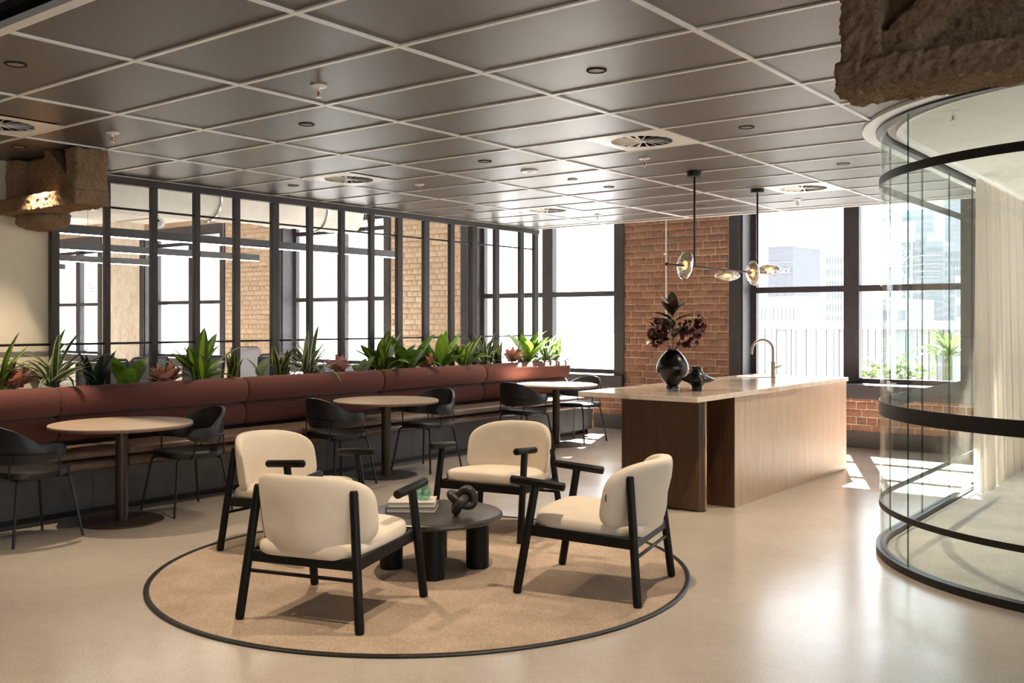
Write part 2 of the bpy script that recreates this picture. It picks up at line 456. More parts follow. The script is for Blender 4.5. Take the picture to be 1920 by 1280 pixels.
sp = struct(MB().box(WIN[0][0] - .02, -1.6, YB - .0065, YB + .5, 0, .60).build('wall_back_spandrel', 'mortar')); bricks(sp, -5.3, -1.7, 2 * c0, 6.5 * c0)
sp = struct(MB().box(WIN[1][0], WIN[0][0], YB - .0062, YB + .5, 0, .60).build('wall_back_spandrel', 'mortar')); bricks(sp, -7.75, -5.32, 1 * c0, 6.5 * c0)
for x0, x1 in WIN[2:]: sbox('wall_back_spandrel', 'room_white', x0, x1, YB + .014, YB + .5, 0, .60)
for x0, x1 in WIN[2:]: sbox('wall_back_lintel', 'mortar', x0, x1, YB + .014, YB + .5, 3.30, 4.6)
for x0, x1 in WIN[:2]: sbox('wall_back_lintel', 'mortar', x0, x1, YB + .014, YB + .5, 4.45, 4.6)
sbox('baseboard_back', 'skirting', -7.55, 2.0, YB - .025, YB + .01, 0, .2)

for n_, (x0, x1) in enumerate(WIN):
    w = sempty('window_%d' % (n_ + 1)); top = 4.45 if n_ < 2 else 3.30
    F = 'frame_metal'
    xc = (x0 + x1) / 2
    for a, b in ((x0 - .15, x0), (x1, x1 + .15)):                      # flat casing on the wall face
        sbox('casing', F, a, b, YB - .03, YB + .03, .58, top, parent=w)
    for a, b in ((x0 - .02, x0 + .03), (x1 - .03, x1 + .02)):          # deep metal reveal lining
        sbox('reveal_lining', F, a, b, YB, YG + .04, .74, top, parent=w)
    sbox('head_lining', F, x0, x1, YB, YG + .04, top - .04, top, parent=w)
    if n_ >= 2: sbox('casing', F, x0 - .15, x1 + .15, YB - .03, YB + .03, top, top + .16, parent=w)
    sbox('sill_box', F, x0 - .15, x1 + .15, YB - .10, YG, .59, .755, parent=w, bevel=.006)
    for a, b in ((x0 + .03, x0 + .10), (x1 - .10, x1 - .03)):
        sbox('jamb', F, a, b, YG - .04, YG + .04, .755, top, parent=w)
    sbox('mullion', F, xc - .095, xc + .095, YG - .07, YG + .05, .755, top, parent=w, bevel=.008)
    zs = [.755, 1.91, 3.14] + ([4.41] if n_ < 2 else [])
    for k, z in enumerate(zs):
        for a, b in ((x0 + .10, xc - .095), (xc + .095, x1 - .10)):
            sbox('rail', F, a, b, YG - .045, YG + .045, z - .0 if k == 0 else z - .037, z + (.06 if k == 0 else .037), parent=w)
            if k < len(zs) - 1:
                sbox('pane', 'window_glass', a, b, YG - .004, YG + .004, z + .03, zs[k + 1] - .03, parent=w)

# house number stuck on the outside of the far left pane, so it reads backwards from inside
cu_ = bpy.data.curves.new('house_number', 'FONT'); cu_.body = '83'; cu_.size = .27; cu_.extrude = .001; cu_.align_x = 'CENTER'
to = bpy.data.objects.new('house_number', cu_); COL.objects.link(to); bpy.context.view_layer.update()
me_ = bpy.data.meshes.new_from_object(to); me_.materials.clear(); me_.materials.append(M['mesh_grey']); bpy.data.objects.remove(to)
to = put('house_number', me_, bpy.data.objects['window_5']); to.location = (-21.78, YG + .008, 2.20); to.rotation_euler = (pi / 2, 0, pi)

# ---- right-hand wall with windows, wall behind the camera, left wall, far rooms
xr = 4.6
sbox('wall_right', 'cream_wall', xr, xr + .3, -5.2, 12.5, 0, .7)
sbox('wall_right', 'cream_wall', xr, xr + .3, -5.2, 12.5, 3.1, 4.6)
for y0, y1 in ((-5.2, -3.6), (-.4, .2), (3.4, 4.0), (7.2, 12.5)): sbox('wall_right', 'cream_wall', xr, xr + .3, y0, y1, .7, 3.1)
for k, (y0, y1) in enumerate(((-3.6, -.4), (.2, 3.4), (4.0, 7.2))):
    w = sempty('window_%d' % (7 + k)); ym = (y0 + y1) / 2
    for a, b in ((y0, y0 + .08), (ym - .05, ym + .05), (y1 - .08, y1)): sbox('jamb', 'frame_metal', xr + .1, xr + .2, a, b, .7, 3.1, parent=w)
    for z in (.7, 1.87, 3.02):
        sbox('rail', 'frame_metal', xr + .1, xr + .2, y0, y1, z, z + .08, parent=w)
    for a, b in ((y0 + .08, ym - .05), (ym + .05, y1 - .08)): sbox('pane', 'window_glass', xr + .146, xr + .154, a, b, .74, 3.06, parent=w)
sbox('wall_front', 'cream_wall', -25.3, 4.9, -5.5, -5.2, 0, 4.6)
sbox('wall_left', 'cream_wall', -8.05, -7.92, -5.2, 4.04, 0, 2.9)
sbox('wall_left_end', 'room_white', -25.3, -25, -5.2, 12.5, 0, 4.6)
sbox('wall_meeting_room', 'room_white', -25, -8.05, 3.2, 3.35, 0, 4.6)
sbox('ceiling_meeting_room', 'room_white', -25, -8.0, 3.3, YB, 3.72, 3.8)

# ---- suspended ceiling of perforated metal tiles in a white grid
YI = lambda i: 2.6063 + .60442 * i
XJ = lambda j: -1.9470 - 1.19082 * j
GC, GR = (-.63, 6.99), 1.43            # plan of the rounded glass room corner
def in_room(x, y):
    if x > GC[0] and y > GC[1] - GR: return True
    if y > GC[1] and x > GC[0] - GR: return True
    return math.hypot(x - GC[0], y - GC[1]) < GR and x <= GC[0] and y <= GC[1]
cl = sempty('ceiling_suspended')
sbox('backing', 'dark_void', -7.9, -2.0, 2.0, 10.64, 2.86, 2.9, parent=cl)
sbox('backing', 'dark_void', -2.0, 4.6, 2.0, 6.6, 2.861, 2.9, parent=cl)
DIFF = [(4, 0, 1), (4, 5, 1), (4, 10, 1), (2, 5, 0), (2, 10, 0)]    # (column j-1..j, row i, 1 = left half)
TILE = {}
def tile(x0, x1, y0, y1):
    key = (round(x1 - x0, 3), round(y1 - y0, 3))
    if key not in TILE:
        a, b = key[0] / 2 - .006, key[1] / 2 - .006
        TILE[key] = MB().box(-a, a, -b, b, 0, .012).mesh('ceiling_tile', 'perforated', 0)
    o = put('ceiling_tile', TILE[key], cl); o.location = ((x0 + x1) / 2, (y0 + y1) / 2, CEIL)
def tile_clip(x0, x1, y0, y1):
    """tile cut back along the curved glass room"""
    N = 12; cells = [(i, k) for i in range(N) for k in range(N) if not in_room(x0 + (i + .5) * (x1 - x0) / N, y0 + (k + .5) * (y1 - y0) / N)]
    if not cells: return
    if len(cells) == N * N: return tile(x0, x1, y0, y1)
    m = MB(); dx, dy = (x1 - x0) / N, (y1 - y0) / N; cx, cy_ = (x0 + x1) / 2, (y0 + y1) / 2
    for k in range(N):
        run = [i for i, kk in cells if kk == k]
        if run: m.box(x0 + min(run) * dx - cx, x0 + (max(run) + 1) * dx - cx, y0 + k * dy - cy_, y0 + (k + 1) * dy - cy_, 0, .012)
    o = m.build('ceiling_tile', 'perforated', cl, 0); o.location = (cx, cy_, CEIL)
YEND = 10.66
for j in range(-4, 5):
    xa, xb = XJ(j + 1), XJ(j)
    if j == 4: xa = -7.86
    for i in range(-1, 14):
        ya, yb = YI(i), min(YI(i + 1), YEND)
        if yb - ya < .05: continue
        d_ = [q for q in DIFF if q[0] - 1 == j and q[1] == i]
        if d_:
            xm = (xa + xb) / 2
            if d_[0][2]: tile(xm, xb, ya, yb)
            else: tile(xa, xm, ya, yb)
        else: tile_clip(xa, xb, ya, yb)
BW = .013
for j in range(-4, 6):
    x = XJ(j) if j < 5 else -7.865
    y1 = YEND
    if x > GC[0]: y1 = GC[1] - GR - .1
    elif x > GC[0] - GR: y1 = GC[1] - math.sqrt(GR ** 2 - (x - GC[0]) ** 2) - .08
    sbox('tee_bar', 'white_metal', x - BW, x + BW, YI(-1), y1, CEIL - .009, CEIL + .02, parent=cl)
for i in range(-1, 15):
    y = YI(i) if i < 14 else YEND
    x1 = 4.6
    if y > GC[1]: x1 = GC[0] - GR - .06
    elif y > GC[1] - GR: x1 = GC[0] - math.sqrt(GR ** 2 - (y - GC[1]) ** 2) - .08
    sbox('tee_bar', 'white_metal', -7.86, x1, y - BW, y + BW, CEIL - .0085, CEIL + .02, parent=cl)
sbox('edge_trim', 'white_metal', -7.9, 4.6, 1.955, 1.99, CEIL - .012, CEIL + .02, parent=cl)
sbox('edge_trim', 'white_metal', -7.86, GC[0] - GR, YEND, YEND + .02, CEIL - .012, CEIL + .15, parent=cl)
sbox('ceiling_bulkhead', 'dark_void', -7.9, 4.6, -5.2, 1.955, 3.05, 3.15)

# ---- air diffusers
def diffuser(x, y, label):
    o = thing('air_diffuser', label, 'air vent', (x, y, CEIL), 0, 'square swirl air diffusers in the ceiling')
    m = MB(); a = .292; r = .215; N = 48
    outer = []
    for k in range(N):
        th = 2 * pi * k / N; c_, s_ = cos(th), sin(th); q = a / max(abs(c_), abs(s_)); outer.append((q * c_, q * s_))
    vs = [(p[0], p[1], -.006) for p in outer] + [(r * cos(2 * pi * k / N), r * sin(2 * pi * k / N), -.010) for k in range(N)] + \
         [(r * cos(2 * pi * k / N), r * sin(2 * pi * k / N), -.002) for k in range(N)]
    fs = [(k, (k + 1) % N, N + (k + 1) % N, N + k) for k in range(N)] + [(N + k, N + (k + 1) % N, 2 * N + (k + 1) % N, 2 * N + k) for k in range(N)]
    m.add(vs, fs).build('face_plate', 'white_metal', o)
    MB().lathe([(r, -.003), (r, .078), (.001, .08)], 32, cap=False).build('plenum', 'dark_void', o)
    MB().lathe([(.030, -.012), (.034, -.006), (.034, .01)], 20).build('hub', 'white_metal', o)
    NV = 18
    vm = MB().grid(6, 2, lambda u, v: (.032 + u * (r - .036), (.013 * v) * (.6 + u) + .022 * u * u, -.009 + .010 * v)).mesh('vane', 'white_metal')
    for k in range(NV):
        b = put('vane', vm, o); b.rotation_euler = (0, 0, 2 * pi * k / NV)
        sol = b.modifiers.new('thickness', 'SOLIDIFY'); sol.thickness = .002
for j, i, left in DIFF:
    xa, xb = XJ(j), XJ(j - 1)
    x = xa + (xb - xa) * (.25 if left else .75); y = (YI(i) + YI(i + 1)) / 2
    diffuser(x, y, {(4, 0): 'swirl air diffuser at the far left ceiling, in front of the left beam',
                    (4, 5): 'white swirl air diffuser above the left table, near the middle of the screen',
                    (4, 10): 'white swirl air diffuser furthest back on the left, above the last round table',
                    (2, 5): 'large white swirl air diffuser in the middle of the ceiling, in front of the pendant',
                    (2, 10): 'white swirl air diffuser behind the black pendant canopies'}[j, i])

# ---- downlights (each with its own lamp)
dl_m = {}
def downlight(x, y, label, power=1.0):
    o = thing('downlight', label, 'downlight', (x, y, CEIL), 0, 'recessed ceiling downlights')
    if not dl_m:
        dl_m['ring'] = MB().lathe([(.040, .03), (.040, -.003), (.046, -.006), (.051, -.005), (.052, .0)], 28, cap=False).mesh('trim_ring', 'dark_void')
        dl_m['can'] = MB().lathe([(.040, 0.0), (.036, .02), (.034, .045)], 24, cap=False).mesh('reflector', 'dark_void')
        dl_m['lens'] = MB().lathe([(.041, -.0005), (.041, -.002), (.02, -.0025)], 24).mesh('lens', 'lens_warm')
    for n_, k in (('trim_ring', 'ring'), ('reflector', 'can'), ('lens', 'lens')): put(n_, dl_m[k], o)
    if power:
        L = bpy.data.lights.new('downlight_lamp', 'SPOT'); L.energy = DOWNLIGHT_W * power; L.color = DOWNLIGHT_COL
        L.spot_size = R(88); L.spot_blend = .75; L.shadow_soft_size = .022
        b = bpy.data.objects.new('downlight_lamp', L); COL.objects.link(b); b.parent = o; b.location = (0, 0, -.02)
for x, y, lb in [
    (-4.86, 2.29, 'bronze downlight at the far upper left of the ceiling'),
    (-4.86, 4.13, 'black downlight left of centre, behind the nearest sprinkler head'),
    (-4.86, 5.94, 'black downlight in the brightest sheen at the middle of the ceiling'),
    (-4.86, 7.78, 'black downlight left of the pendant, beyond the two small white discs'),
    (-4.86, 9.66, 'black downlight just right of the nearer pendant rod, closest to the brick'),
    (-2.66, 2.29, 'downlight in the ceiling bay nearest the camera on the right'),
    (-2.66, 4.14, 'largest black downlight, top centre right of the ceiling'),
    (-2.66, 5.94, 'black downlight right of the big central air diffuser'),
    (-2.66, 7.79, 'black downlight closest to the curved glass room'),
    (-7.13, 3.38, 'dark downlight against the underside by the left beam'),
    (-7.13, 5.90, 'black downlight over the bench, left of the white diffuser'),
    (-7.13, 8.44, 'black downlight over the bench, closest to the far windows')]:
    downlight(x, y, lb, .5 if x < -7 and y > 4 else 1.0)
for y, r_, lb in ((6.53, .075, 'larger white ceiling disc between two downlights'), (7.17, .045, 'smaller white ceiling disc left of the pendant')):
    o = thing('ceiling_disc', lb, 'ceiling sensor', (-4.86, y, CEIL))
    MB().lathe([(r_, .0), (r_, -.008), (r_ * .92, -.014)], 28).build('cover', 'white_metal', o)
    MB().lathe([(r_ * .3, -.012), (r_ * .28, -.018)], 16).build('sensor', 'white_metal', o)

# ---- sprinklers
def sprinkler(x, y, label):
    o = thing('sprinkler_head', label, 'sprinkler', (x, y, CEIL), 0, 'sprinkler heads')
    MB().lathe([(.045, 0), (.046, -.006), (.035, -.012), (.012, -.014)], 24).build('escutcheon', 'white_metal', o)
    MB().rod((0, 0, -.012), (0, 0, -.03), .010).build('body', 'white_metal', o)
    for s_ in (-1, 1): MB().tube([(s_ * .010, 0, -.03), (s_ * .016, 0, -.042), (s_ * .010, 0, -.058), (0, 0, -.062)], .003, 6).build('arm', 'white_metal', o)
    MB().rod((0, 0, -.03), (0, 0, -.056), .004).build('bulb', 'sprinkler_red', o)
    MB().lathe([(.016, -.062), (.017, -.066)], 16).build('deflector', 'white_metal', o)
for x, y, lb in [(-4.01, 3.49, 'nearest sprinkler head, between the two left downlights'),
                 (-6.10, 3.51, 'sprinkler head just in front of the left fireproofed beam'),
                 (-3.79, 6.58, 'sprinkler head just behind the big central air diffuser'),
                 (-6.15, 6.56, 'sprinkler head behind the white diffuser above the bench side'),
                 (-3.80, 9.74, 'sprinkler head behind the diffuser beside the pendant'),
                 (-6.22, 9.70, 'sprinkler head furthest back, by the left window wall'),
                 (-1.47, 6.235, 'sprinkler head on the white ceiling inside the glass room')]:
    sprinkler(x, y, lb)

# ---- trussed beams coated in sprayed fireproofing
tex = bpy.data.textures.new('coat_noise', 'CLOUDS'); tex.noise_scale = .022; tex.noise_depth = 4
tex2 = bpy.data.textures.new('coat_lumps', 'CLOUDS'); tex2.noise_scale = .16; tex2.noise_depth = 2
def coat(o, vox=.0105):
    rm = o.modifiers.new('remesh', 'REMESH'); rm.mode = 'VOXEL'; rm.voxel_size = vox; rm.use_smooth_shade = True
    sm = o.modifiers.new('smooth', 'SMOOTH'); sm.iterations = 3; sm.factor = .5
    for t_, s_ in ((tex2, .016), (tex, .036)):
        d_ = o.modifiers.new('coat', 'DISPLACE'); d_.texture = t_; d_.strength = s_; d_.mid_level = .5; d_.texture_coords = 'GLOBAL'
def obox(m, p0, p1, w, d):
    """bar in the xz plane from p0 to p1, width w, y from d0 to d1"""
    (xa, za), (xb, zb) = p0, p1; L = math.hypot(xb - xa, zb - za); nx, nz = -(zb - za) / L * w / 2, (xb - xa) / L * w / 2
    q = [(xa + nx, za + nz), (xb + nx, zb + nz), (xb - nx, zb - nz), (xa - nx, za - nz)]
    return m.extrude_y(q, d[0], d[1])
def beam(name, label, xe, sgn, length):
    o = thing(name, label, 'beam', (xe, 3.55, 2.34))
    X = lambda v: sgn * v
    bx = lambda a, b: (min(X(a), X(b)), max(X(a), X(b)))
    T = 2.752 - 2.34
    for n_, b in (('bottom_chord', (*bx(0, length), .0, .27, 0, .115)), ('web', (*bx(.05, length), .12, .23, .05, T)), ('end_post', (*bx(.012, .16), .012, .262, .03, T)),
                  ('inner_post', (*bx(.95, 1.10), .03, .2, .04, T))):
        coat(MB().box(*b).build(n_, 'vermiculite', o))
    m = MB(); obox(m, (X(.14), .09), (X(.50), T + .0), .13, (.03, .2)); coat(m.build('diagonal', 'vermiculite', o))
    return o
bl = beam('fireproofed_beam', 'left truss beam coated in pale rough sprayed fireproofing', -6.66, -1, 1.2)
coat(MB().quadric(.26, .16, .09, .8, .8, 24, 10, lambda x, y, z: (x - .95, y + .25, z - .03)).build('coating_lump', 'vermiculite', bl))
beam('fireproofed_beam', 'brown truss beam with sprayed fireproofing at top right, above the glass room', -1.245, 1, 4.2)

# ================================================================== STEEL SCREEN
ps = thing('steel_screen', 'dark steel screen of upright posts and thin rods behind the planted bench', 'partition', (XP, 0, 0))
POSTS = [(3.99, .085), (4.459, .06), (4.899, .072), (5.343, .072), (5.787, .078), (6.235, .105), (6.702, .082), (7.146, .08), (7.588, .085),
         (8.018, .105), (8.466, .112), (8.934, .1), (9.349, .125), (9.81, .11), (10.346, .105), (10.671, .11)]
for y, w in POSTS: sbox('post', 'screen_metal', -.035, .015, y, y + w * .82, .55, 2.70, parent=ps, bevel=.004)
sbox('top_rail', 'screen_metal', -.045, .02, 3.99, 10.775, 2.70, 2.765, parent=ps, bevel=.004)
sbox('bottom_rail', 'screen_metal', -.045, .02, 3.99, 10.775, .55, .62, parent=ps)
for (y, w), (y2, w2) in zip(POSTS[:-1], POSTS[1:]):
    for z in (2.49, 1.315):
        MB().rod((-.01, y + w * .8, z), (-.01, y2 + .01, z), .010).build('rod', 'black_metal', ps)
MB().rod((-.01, 2.2, 1.315), (-.01, 4.0, 1.315), .010).build('rod', 'black_metal', ps)

# ================================================================== BENCH WITH ROLLED BACK
bn = thing('banquette_bench', 'long banquette with rust felt rolled back and brown leather seat', 'bench', (0, 0, 0))
SEC = [2.05, 3.85, 5.62, 7.37, 9.10, 10.90]
def roll_profile(cx, cz, rx, rz, n=24, e=.75):
    pw = lambda v, q: math.copysign(abs(v) ** q, v)
    return [(cx + rx * pw(cos(2 * pi * k / n), e), cz + rz * pw(sin(2 * pi * k / n), e)) for k in range(n)]
def roll(name, mat, prof, y0, y1, e=.03):
    cx = sum(p[0] for p in prof) / len(prof); cz = sum(p[1] for p in prof) / len(prof); n = len(prof); m = MB(); rings = []
    for y, s_ in ((y0 + .002, .55), (y0 + .004, .8), (y0 + e * .35, .93), (y0 + e, 1), (y1 - e, 1), (y1 - e * .35, .93), (y1 - .004, .8), (y1 - .002, .55)):
        d_ = (1 - s_) * .085
        ring = []
        for x, z in prof:
            v_ = Vector((x - cx, z - cz)); L = v_.length
            ring.append((cx + v_.x * (1 - d_ / L), y, cz + v_.y * (1 - d_ / L)))
        rings.append(ring)
    vs = [p for r_ in rings for p in r_]; k_ = len(rings)
    fs = [(k * n + j, k * n + (j + 1) % n, (k + 1) * n + (j + 1) % n, (k + 1) * n + j) for k in range(k_ - 1) for j in range(n)]
    fs += [tuple(range(n)), tuple((k_ - 1) * n + j for j in range(n))]
    return m.add(vs, fs).build(name, mat, bn, 50)
for a, b in zip(SEC[:-1], SEC[1:]):
    roll('top_roll', 'felt', roll_profile(-7.525, .872, .115, .116, 28, .85), a, b)
    roll('lower_roll', 'felt', roll_profile(-7.55, .652, .10, .102, 28, .8), a, b)
SEAT = [2.2, 4.25, 6.02, 7.80, 9.50, 11.05]
for a, b in zip(SEAT[:-1], SEAT[1:]):
    roll('seat_cushion', 'brown_leather', roll_profile(-7.36, .482, .24, .042, 32, .55), a, b, .02)
    roll('seat_front_roll', 'brown_leather', roll_profile(-7.36, .392, .225, .046, 32, .55), a, b, .02)
BP = [2.05, 4.0, 5.2, 6.4, 7.6, 8.8, 10.0, 11.15]
for a, b in zip(BP[:-1], BP[1:]):
    sbox('base_panel', 'base_panel', -7.60, -7.235, a + .0015, b - .0015, .05, .35, parent=bn)
sbox('kick_plinth', 'black_metal', -7.60, -7.275, 2.05, 11.10, 0, .05, parent=bn)
sbox('planter_trough', 'black_metal', -7.835, -7.60, 2.05, 11.0, 0, .90, parent=bn)
sbox('soil', 'soil', -7.815, -7.62, 2.07, 10.98, .90, .925, parent=bn)

# ================================================================== ROUND TABLES
def round_table(x, y, label):
    o = thing('cafe_table', label, 'table', (x, y, 0), 0, 'round cafe tables along the bench')
    MB().lathe([(.492, .712), (.510, .715), (.513, .724), (.511, .734)], 64).build('table_edge_band', 'table_edge', o)
    MB().lathe([(.511, .734), (.509, .740)], 64).build('table_top', 'oak_top', o)
    MB().lathe([(.046, .012), (.046, .712)], 28).build('column', 'bronze_metal', o)
    MB().lathe([(.12, .70), (.12, .712)], 24).build('mounting_plate', 'black_metal', o)
    MB().lathe([(.302, 0), (.305, .004), (.302, .011), (.05, .013)], 56).build('base_disc', 'bronze_metal', o)
T1, T2, T3 = (-6.80, 3.99), (-6.78, 6.76), (-6.83, 9.72)
round_table(*T1, 'nearest round table at the left, warm oak top in shade')
round_table(*T2, 'middle round table behind the armchairs, beside the bench')
round_table(*T3, 'furthest round table in the sunlight by the windows')

# ================================================================== CAFE CHAIRS
def cafe_chair(label):
    o = thing('cafe_chair', label, 'chair', (0, 0, 0), 0, 'black cafe chairs at the round tables')
    MB().quadric(.235, .235, .037, .55, .55, 40, 12, lambda x, y, z: (x * (1 - .10 * y / .235 * -1 * -1), y, z + .455 + .012 * (y / .235) ** 2)).build('seat', 'black_leather', o)
    tip = R(122)
    def shell(side):
        def fn(u, v):
            a = (u * 2 - 1) * tip; c_ = abs(u * 2 - 1)
            rise = max(0.0, 1 - (c_ / .62) ** 2.2); arm = 1 - max(0, (c_ - .80) / .20) ** 2.4
            zt = .682 + .130 * rise - .015 * c_; zb = .535 + .035 * min(1, c_ / .8) ** 2
            zm = (zt + zb) / 2; hh = (zt - zb) / 2 * math.sqrt(max(.02, arm)); z = zm + (v * 2 - 1) * hh
            lean = (z - .58) * .22 * max(0, cos(a))
            r_ = 1 + .03 * sin(pi * v) + side
            return (.268 * sin(a) * r_, -.245 * cos(a) * r_ - lean, z)
        return fn
    m = MB(); m.grid(49, 11, shell(0)); b = m.build('backrest', 'black_leather', o, 60)
    s_ = b.modifiers.new('thickness', 'SOLIDIFY'); s_.thickness = .024; s_.offset = 0
    bv = b.modifiers.new('round', 'BEVEL'); bv.width = .008; bv.segments = 2; bv.limit_method = 'ANGLE'; bv.angle_limit = R(50)
    # wire hoop that carries the backrest and drops to the seat
    pts = [(.20, .09, .43), (.235, .085, .445), (.25, .08, .47), (.262, .075, .575), (.268, .06, .600)]
    arc = [(.287 * sin(a), -.268 * cos(a) - .006, .607) for a in [R(100) - R(200) * k / 20 for k in range(21)]]
    pts = pts + arc + [(-x, y, z) for x, y, z in reversed(pts)]
    MB().tube(pts, .0065, 8).build('back_hoop', 'black_metal', o)
    for s_ in (-1, 1):
        MB().tube([(s_ * .15, -.10, .43), (s_ * .165, -.20, .432), (s_ * .17, -.232, .45), (s_ * .172, -.222, .60)], .0065, 8).build('back_strut', 'black_metal', o)
        for f_ in (-1, 1):
            MB().tube([(s_ * .10, f_ * .12, .428), (s_ * .17, f_ * .17, .428), (s_ * .19, f_ * .185, .422), (s_ * .198, f_ * .192, .405), (s_ * .255, f_ * .25, .006), (s_ * .2555, f_ * .2505, 0)],
                      .0098, 8).build('leg', 'black_metal', o)
    MB().tube([(-.10, -.12, .43), (.10, -.12, .43), (.10, .12, .43), (-.10, .12, .43), (-.10, -.12, .43)], .008, 8).build('seat_frame', 'black_metal', o)
    return o
c_a = cafe_chair('black cafe chair cut off by the left edge of the picture')
c_a.location = (-6.80, 3.29, 0); c_a.rotation_euler = (0, 0, R(4))
for (x, y), rz, lb in [((-6.80, 4.55), 176, 'black cafe chair right of the nearest round table, facing the camera side'),
                       ((-6.79, 6.14), -3, 'black cafe chair left of the middle table, seen from behind'),
                       ((-6.75, 7.31), 183, 'black cafe chair right of the middle table, turned towards us'),
                       ((-6.82, 9.06), -2, 'black cafe chair left of the furthest table, above a cream armchair'),
                       ((-6.82, 10.20), 179, 'sunlit black cafe chair behind the furthest table, beside the island')]:
    dup(c_a, (x, y, 0), R(rz), lb)

# ================================================================== ROUND RUG, COFFEE TABLE
RC = (-4.05, 4.36)
rg = thing('round_rug', 'large round beige inset carpet with black metal edge', 'rug', (*RC, 0))
MB().lathe([(1.572, 0), (1.572, .007)], 128).build('pile', 'rug_beige', rg)
MB().lathe([(1.572, 0), (1.572, .012), (1.576, .0135), (1.596, .0135), (1.602, .010), (1.602, 0)], 128, cap=False).build('metal_edge', 'black_metal', rg)

CT = (-3.99, 4.39)
ct = thing('coffee_table', 'low round black ash coffee table with four fat legs', 'coffee table', (*CT, .007), R(20))
MB().lathe([(.385, .300), (.408, .306), (.416, .318), (.414, .330), (.404, .338), (.395, .339)], 72).build('table_top', 'ash_grain', ct)
for a in (20, 110, 200, 290):
    x, y = .262 * cos(R(a)), .262 * sin(R(a))
    MB().lathe([(.066, 0), (.07, .005), (.07, .301)], 28, (x, y, 0)).build('leg', 'black_ash', ct)
ZT = .007 + .339

def book(x, y, z, rz, w, d, h_, cover, label):
    o = thing('book', label, 'book', (x, y, z), R(rz))
    MB().box(-w / 2, w / 2, -d / 2, d / 2, 0, .003).build('back_cover', cover, o)
    MB().box(-w / 2, w / 2, -d / 2, d / 2, h_ - .003, h_).build('front_cover', cover, o)
    MB().box(-w / 2 + .004, w / 2 - .005, -d / 2 + .005, d / 2 - .005, .003, h_ - .003).build('pages', 'paper', o)
    MB().box(-w / 2 - .003, -w / 2 + .002, -d / 2, d / 2, 0, h_).build('spine', cover, o, bevel=.001)
BK = (-4.14, 4.36)
book(BK[0], BK[1], ZT, 36, .30, .235, .030, 'book_dark', 'dark covered large book under the other book')
book(BK[0] - .01, BK[1] + .008, ZT + .03, 38, .285, .22, .030, 'book_cover', 'pale covered book on top of the book stack')
gv = thing('glass_vase', 'small green swirled glass vessel on the books', 'vase', (-4.10, 4.40, ZT + .06))
def lobe(a):
    return lambda x, y, z: (.030 * cos(a) + x * (1 - .3 * z / .055), .030 * sin(a) + y * (1 - .3 * z / .055), z + .055)
for k in range(4): MB().quadric(.030, .030, .055, 1, .9, 20, 12, lobe(k * pi / 2)).build('lobe', 'green_glass', gv)
MB().lathe([(.016, .10), (.018, .115), (.021, .118), (.019, .118), (.015, .10)], 20, cap=False).build('neck', 'green_glass', gv)
kn = thing('knot_sculpture', 'dark carved knot sculpture on the coffee table', 'sculpture', (-3.80, 4.42, ZT), R(15))
kp = []
for k in range(97):
    a = 2 * pi * k / 96
    kp.append((.034 * (sin(a) + 2 * sin(2 * a)) * .72, .034 * (cos(a) - 2 * cos(2 * a)) * .72, .066 + .036 * -sin(3 * a)))
rot = Matrix.Rotation(R(38), 3, 'X')
kp = [rot @ (Vector(p) - Vector((0, 0, .066))) + Vector((0, 0, .078)) for p in kp]
zmin = min(p.z for p in kp); kp = [p + Vector((0, 0, .0275 - zmin)) for p in kp]
MB().tube(kp, .027, 14, caps=False).build('knot', 'knot_stone', kn)

# ================================================================== CREAM ARMCHAIRS   (local: x to the sitter's left is -x, +y forward)
def armchair(label):
    o = thing('lounge_armchair', label, 'armchair', (0, 0, 0), 0, 'cream lounge armchairs on the round rug')
    W = 'black_ash'; H = .345
    for s_ in (-1, 1):
        MB().rod((s_ * H, -H, 0), (s_ * (H - .070), -H + .064, .672), .0235, .0225, 16, .7).build('rear_leg', W, o)
        MB().rod((s_ * H, H, 0), (s_ * (H - .018), H - .105, .60), .0235, .0235, 16, .5).build('front_leg', W, o)
        MB().rod((s_ * (H - .020), H - .275, .597), (s_ * (H - .012), H + .04, .622), .0235, .0235, 18, .25).build('armrest', W, o)
        p = [(-H + .040, .292), (H - .06, .318), (H - .06, .378), (-H + .040, .350)]
        m = MB(); m.add([(s_ * (H - .034) + e, y, z) for e in (-.016, .016) for y, z in p], [(0, 1, 2, 3), (7, 6, 5, 4), (0, 4, 5, 1), (1, 5, 6, 2), (2, 6, 7, 3), (3, 7, 4, 0)])
        m.build('side_rail', W, o, bevel=.005)
    MB().box(-H + .04, H - .04, -H + .020, -H + .050, .290, .345).build('rear_rail', W, o, bevel=.005)
    MB().box(-H + .03, H - .03, H - .085, H - .055, .315, .375).build('front_rail', W, o, bevel=.005)
    MB().rod((-H + .022, -H + .022, .245), (H - .022, -H + .022, .245), .0095).build('stretcher', W, o)
    def seat(x, y, z):
        u = y / .29
        return (x * (.97 + .06 * u - .03 * u * u), y - .030, z * (1 - .12 * max(0, -u)) + .388 + .018 * u - .006 * (x / .3) ** 2)
    MB().quadric(.326, .318, .060, .40, .50, 56, 16, seat).build('seat_cushion', 'cream', o, 80)
    def back(x, y, z):            # x lateral, y vertical, z thickness
        t_ = (y + .193) / .386
        return (x, -.362 - .07 * (t_ - .5) + .200 * (x / .33) ** 2 + z * (1 - .12 * t_), .553 + y - .010 * (x / .34) ** 2)
    bk = MB().quadric(.334, .194, .055, .54, .50, 64, 18, back).build('back_cushion', 'cream', o, 80)
    tg = MB().box(-.341, -.320, -.170, -.166, .540, .575).build('maker_tag', 'tag', bk)
    return o
ar = armchair('cream armchair nearest the camera, seen from behind')
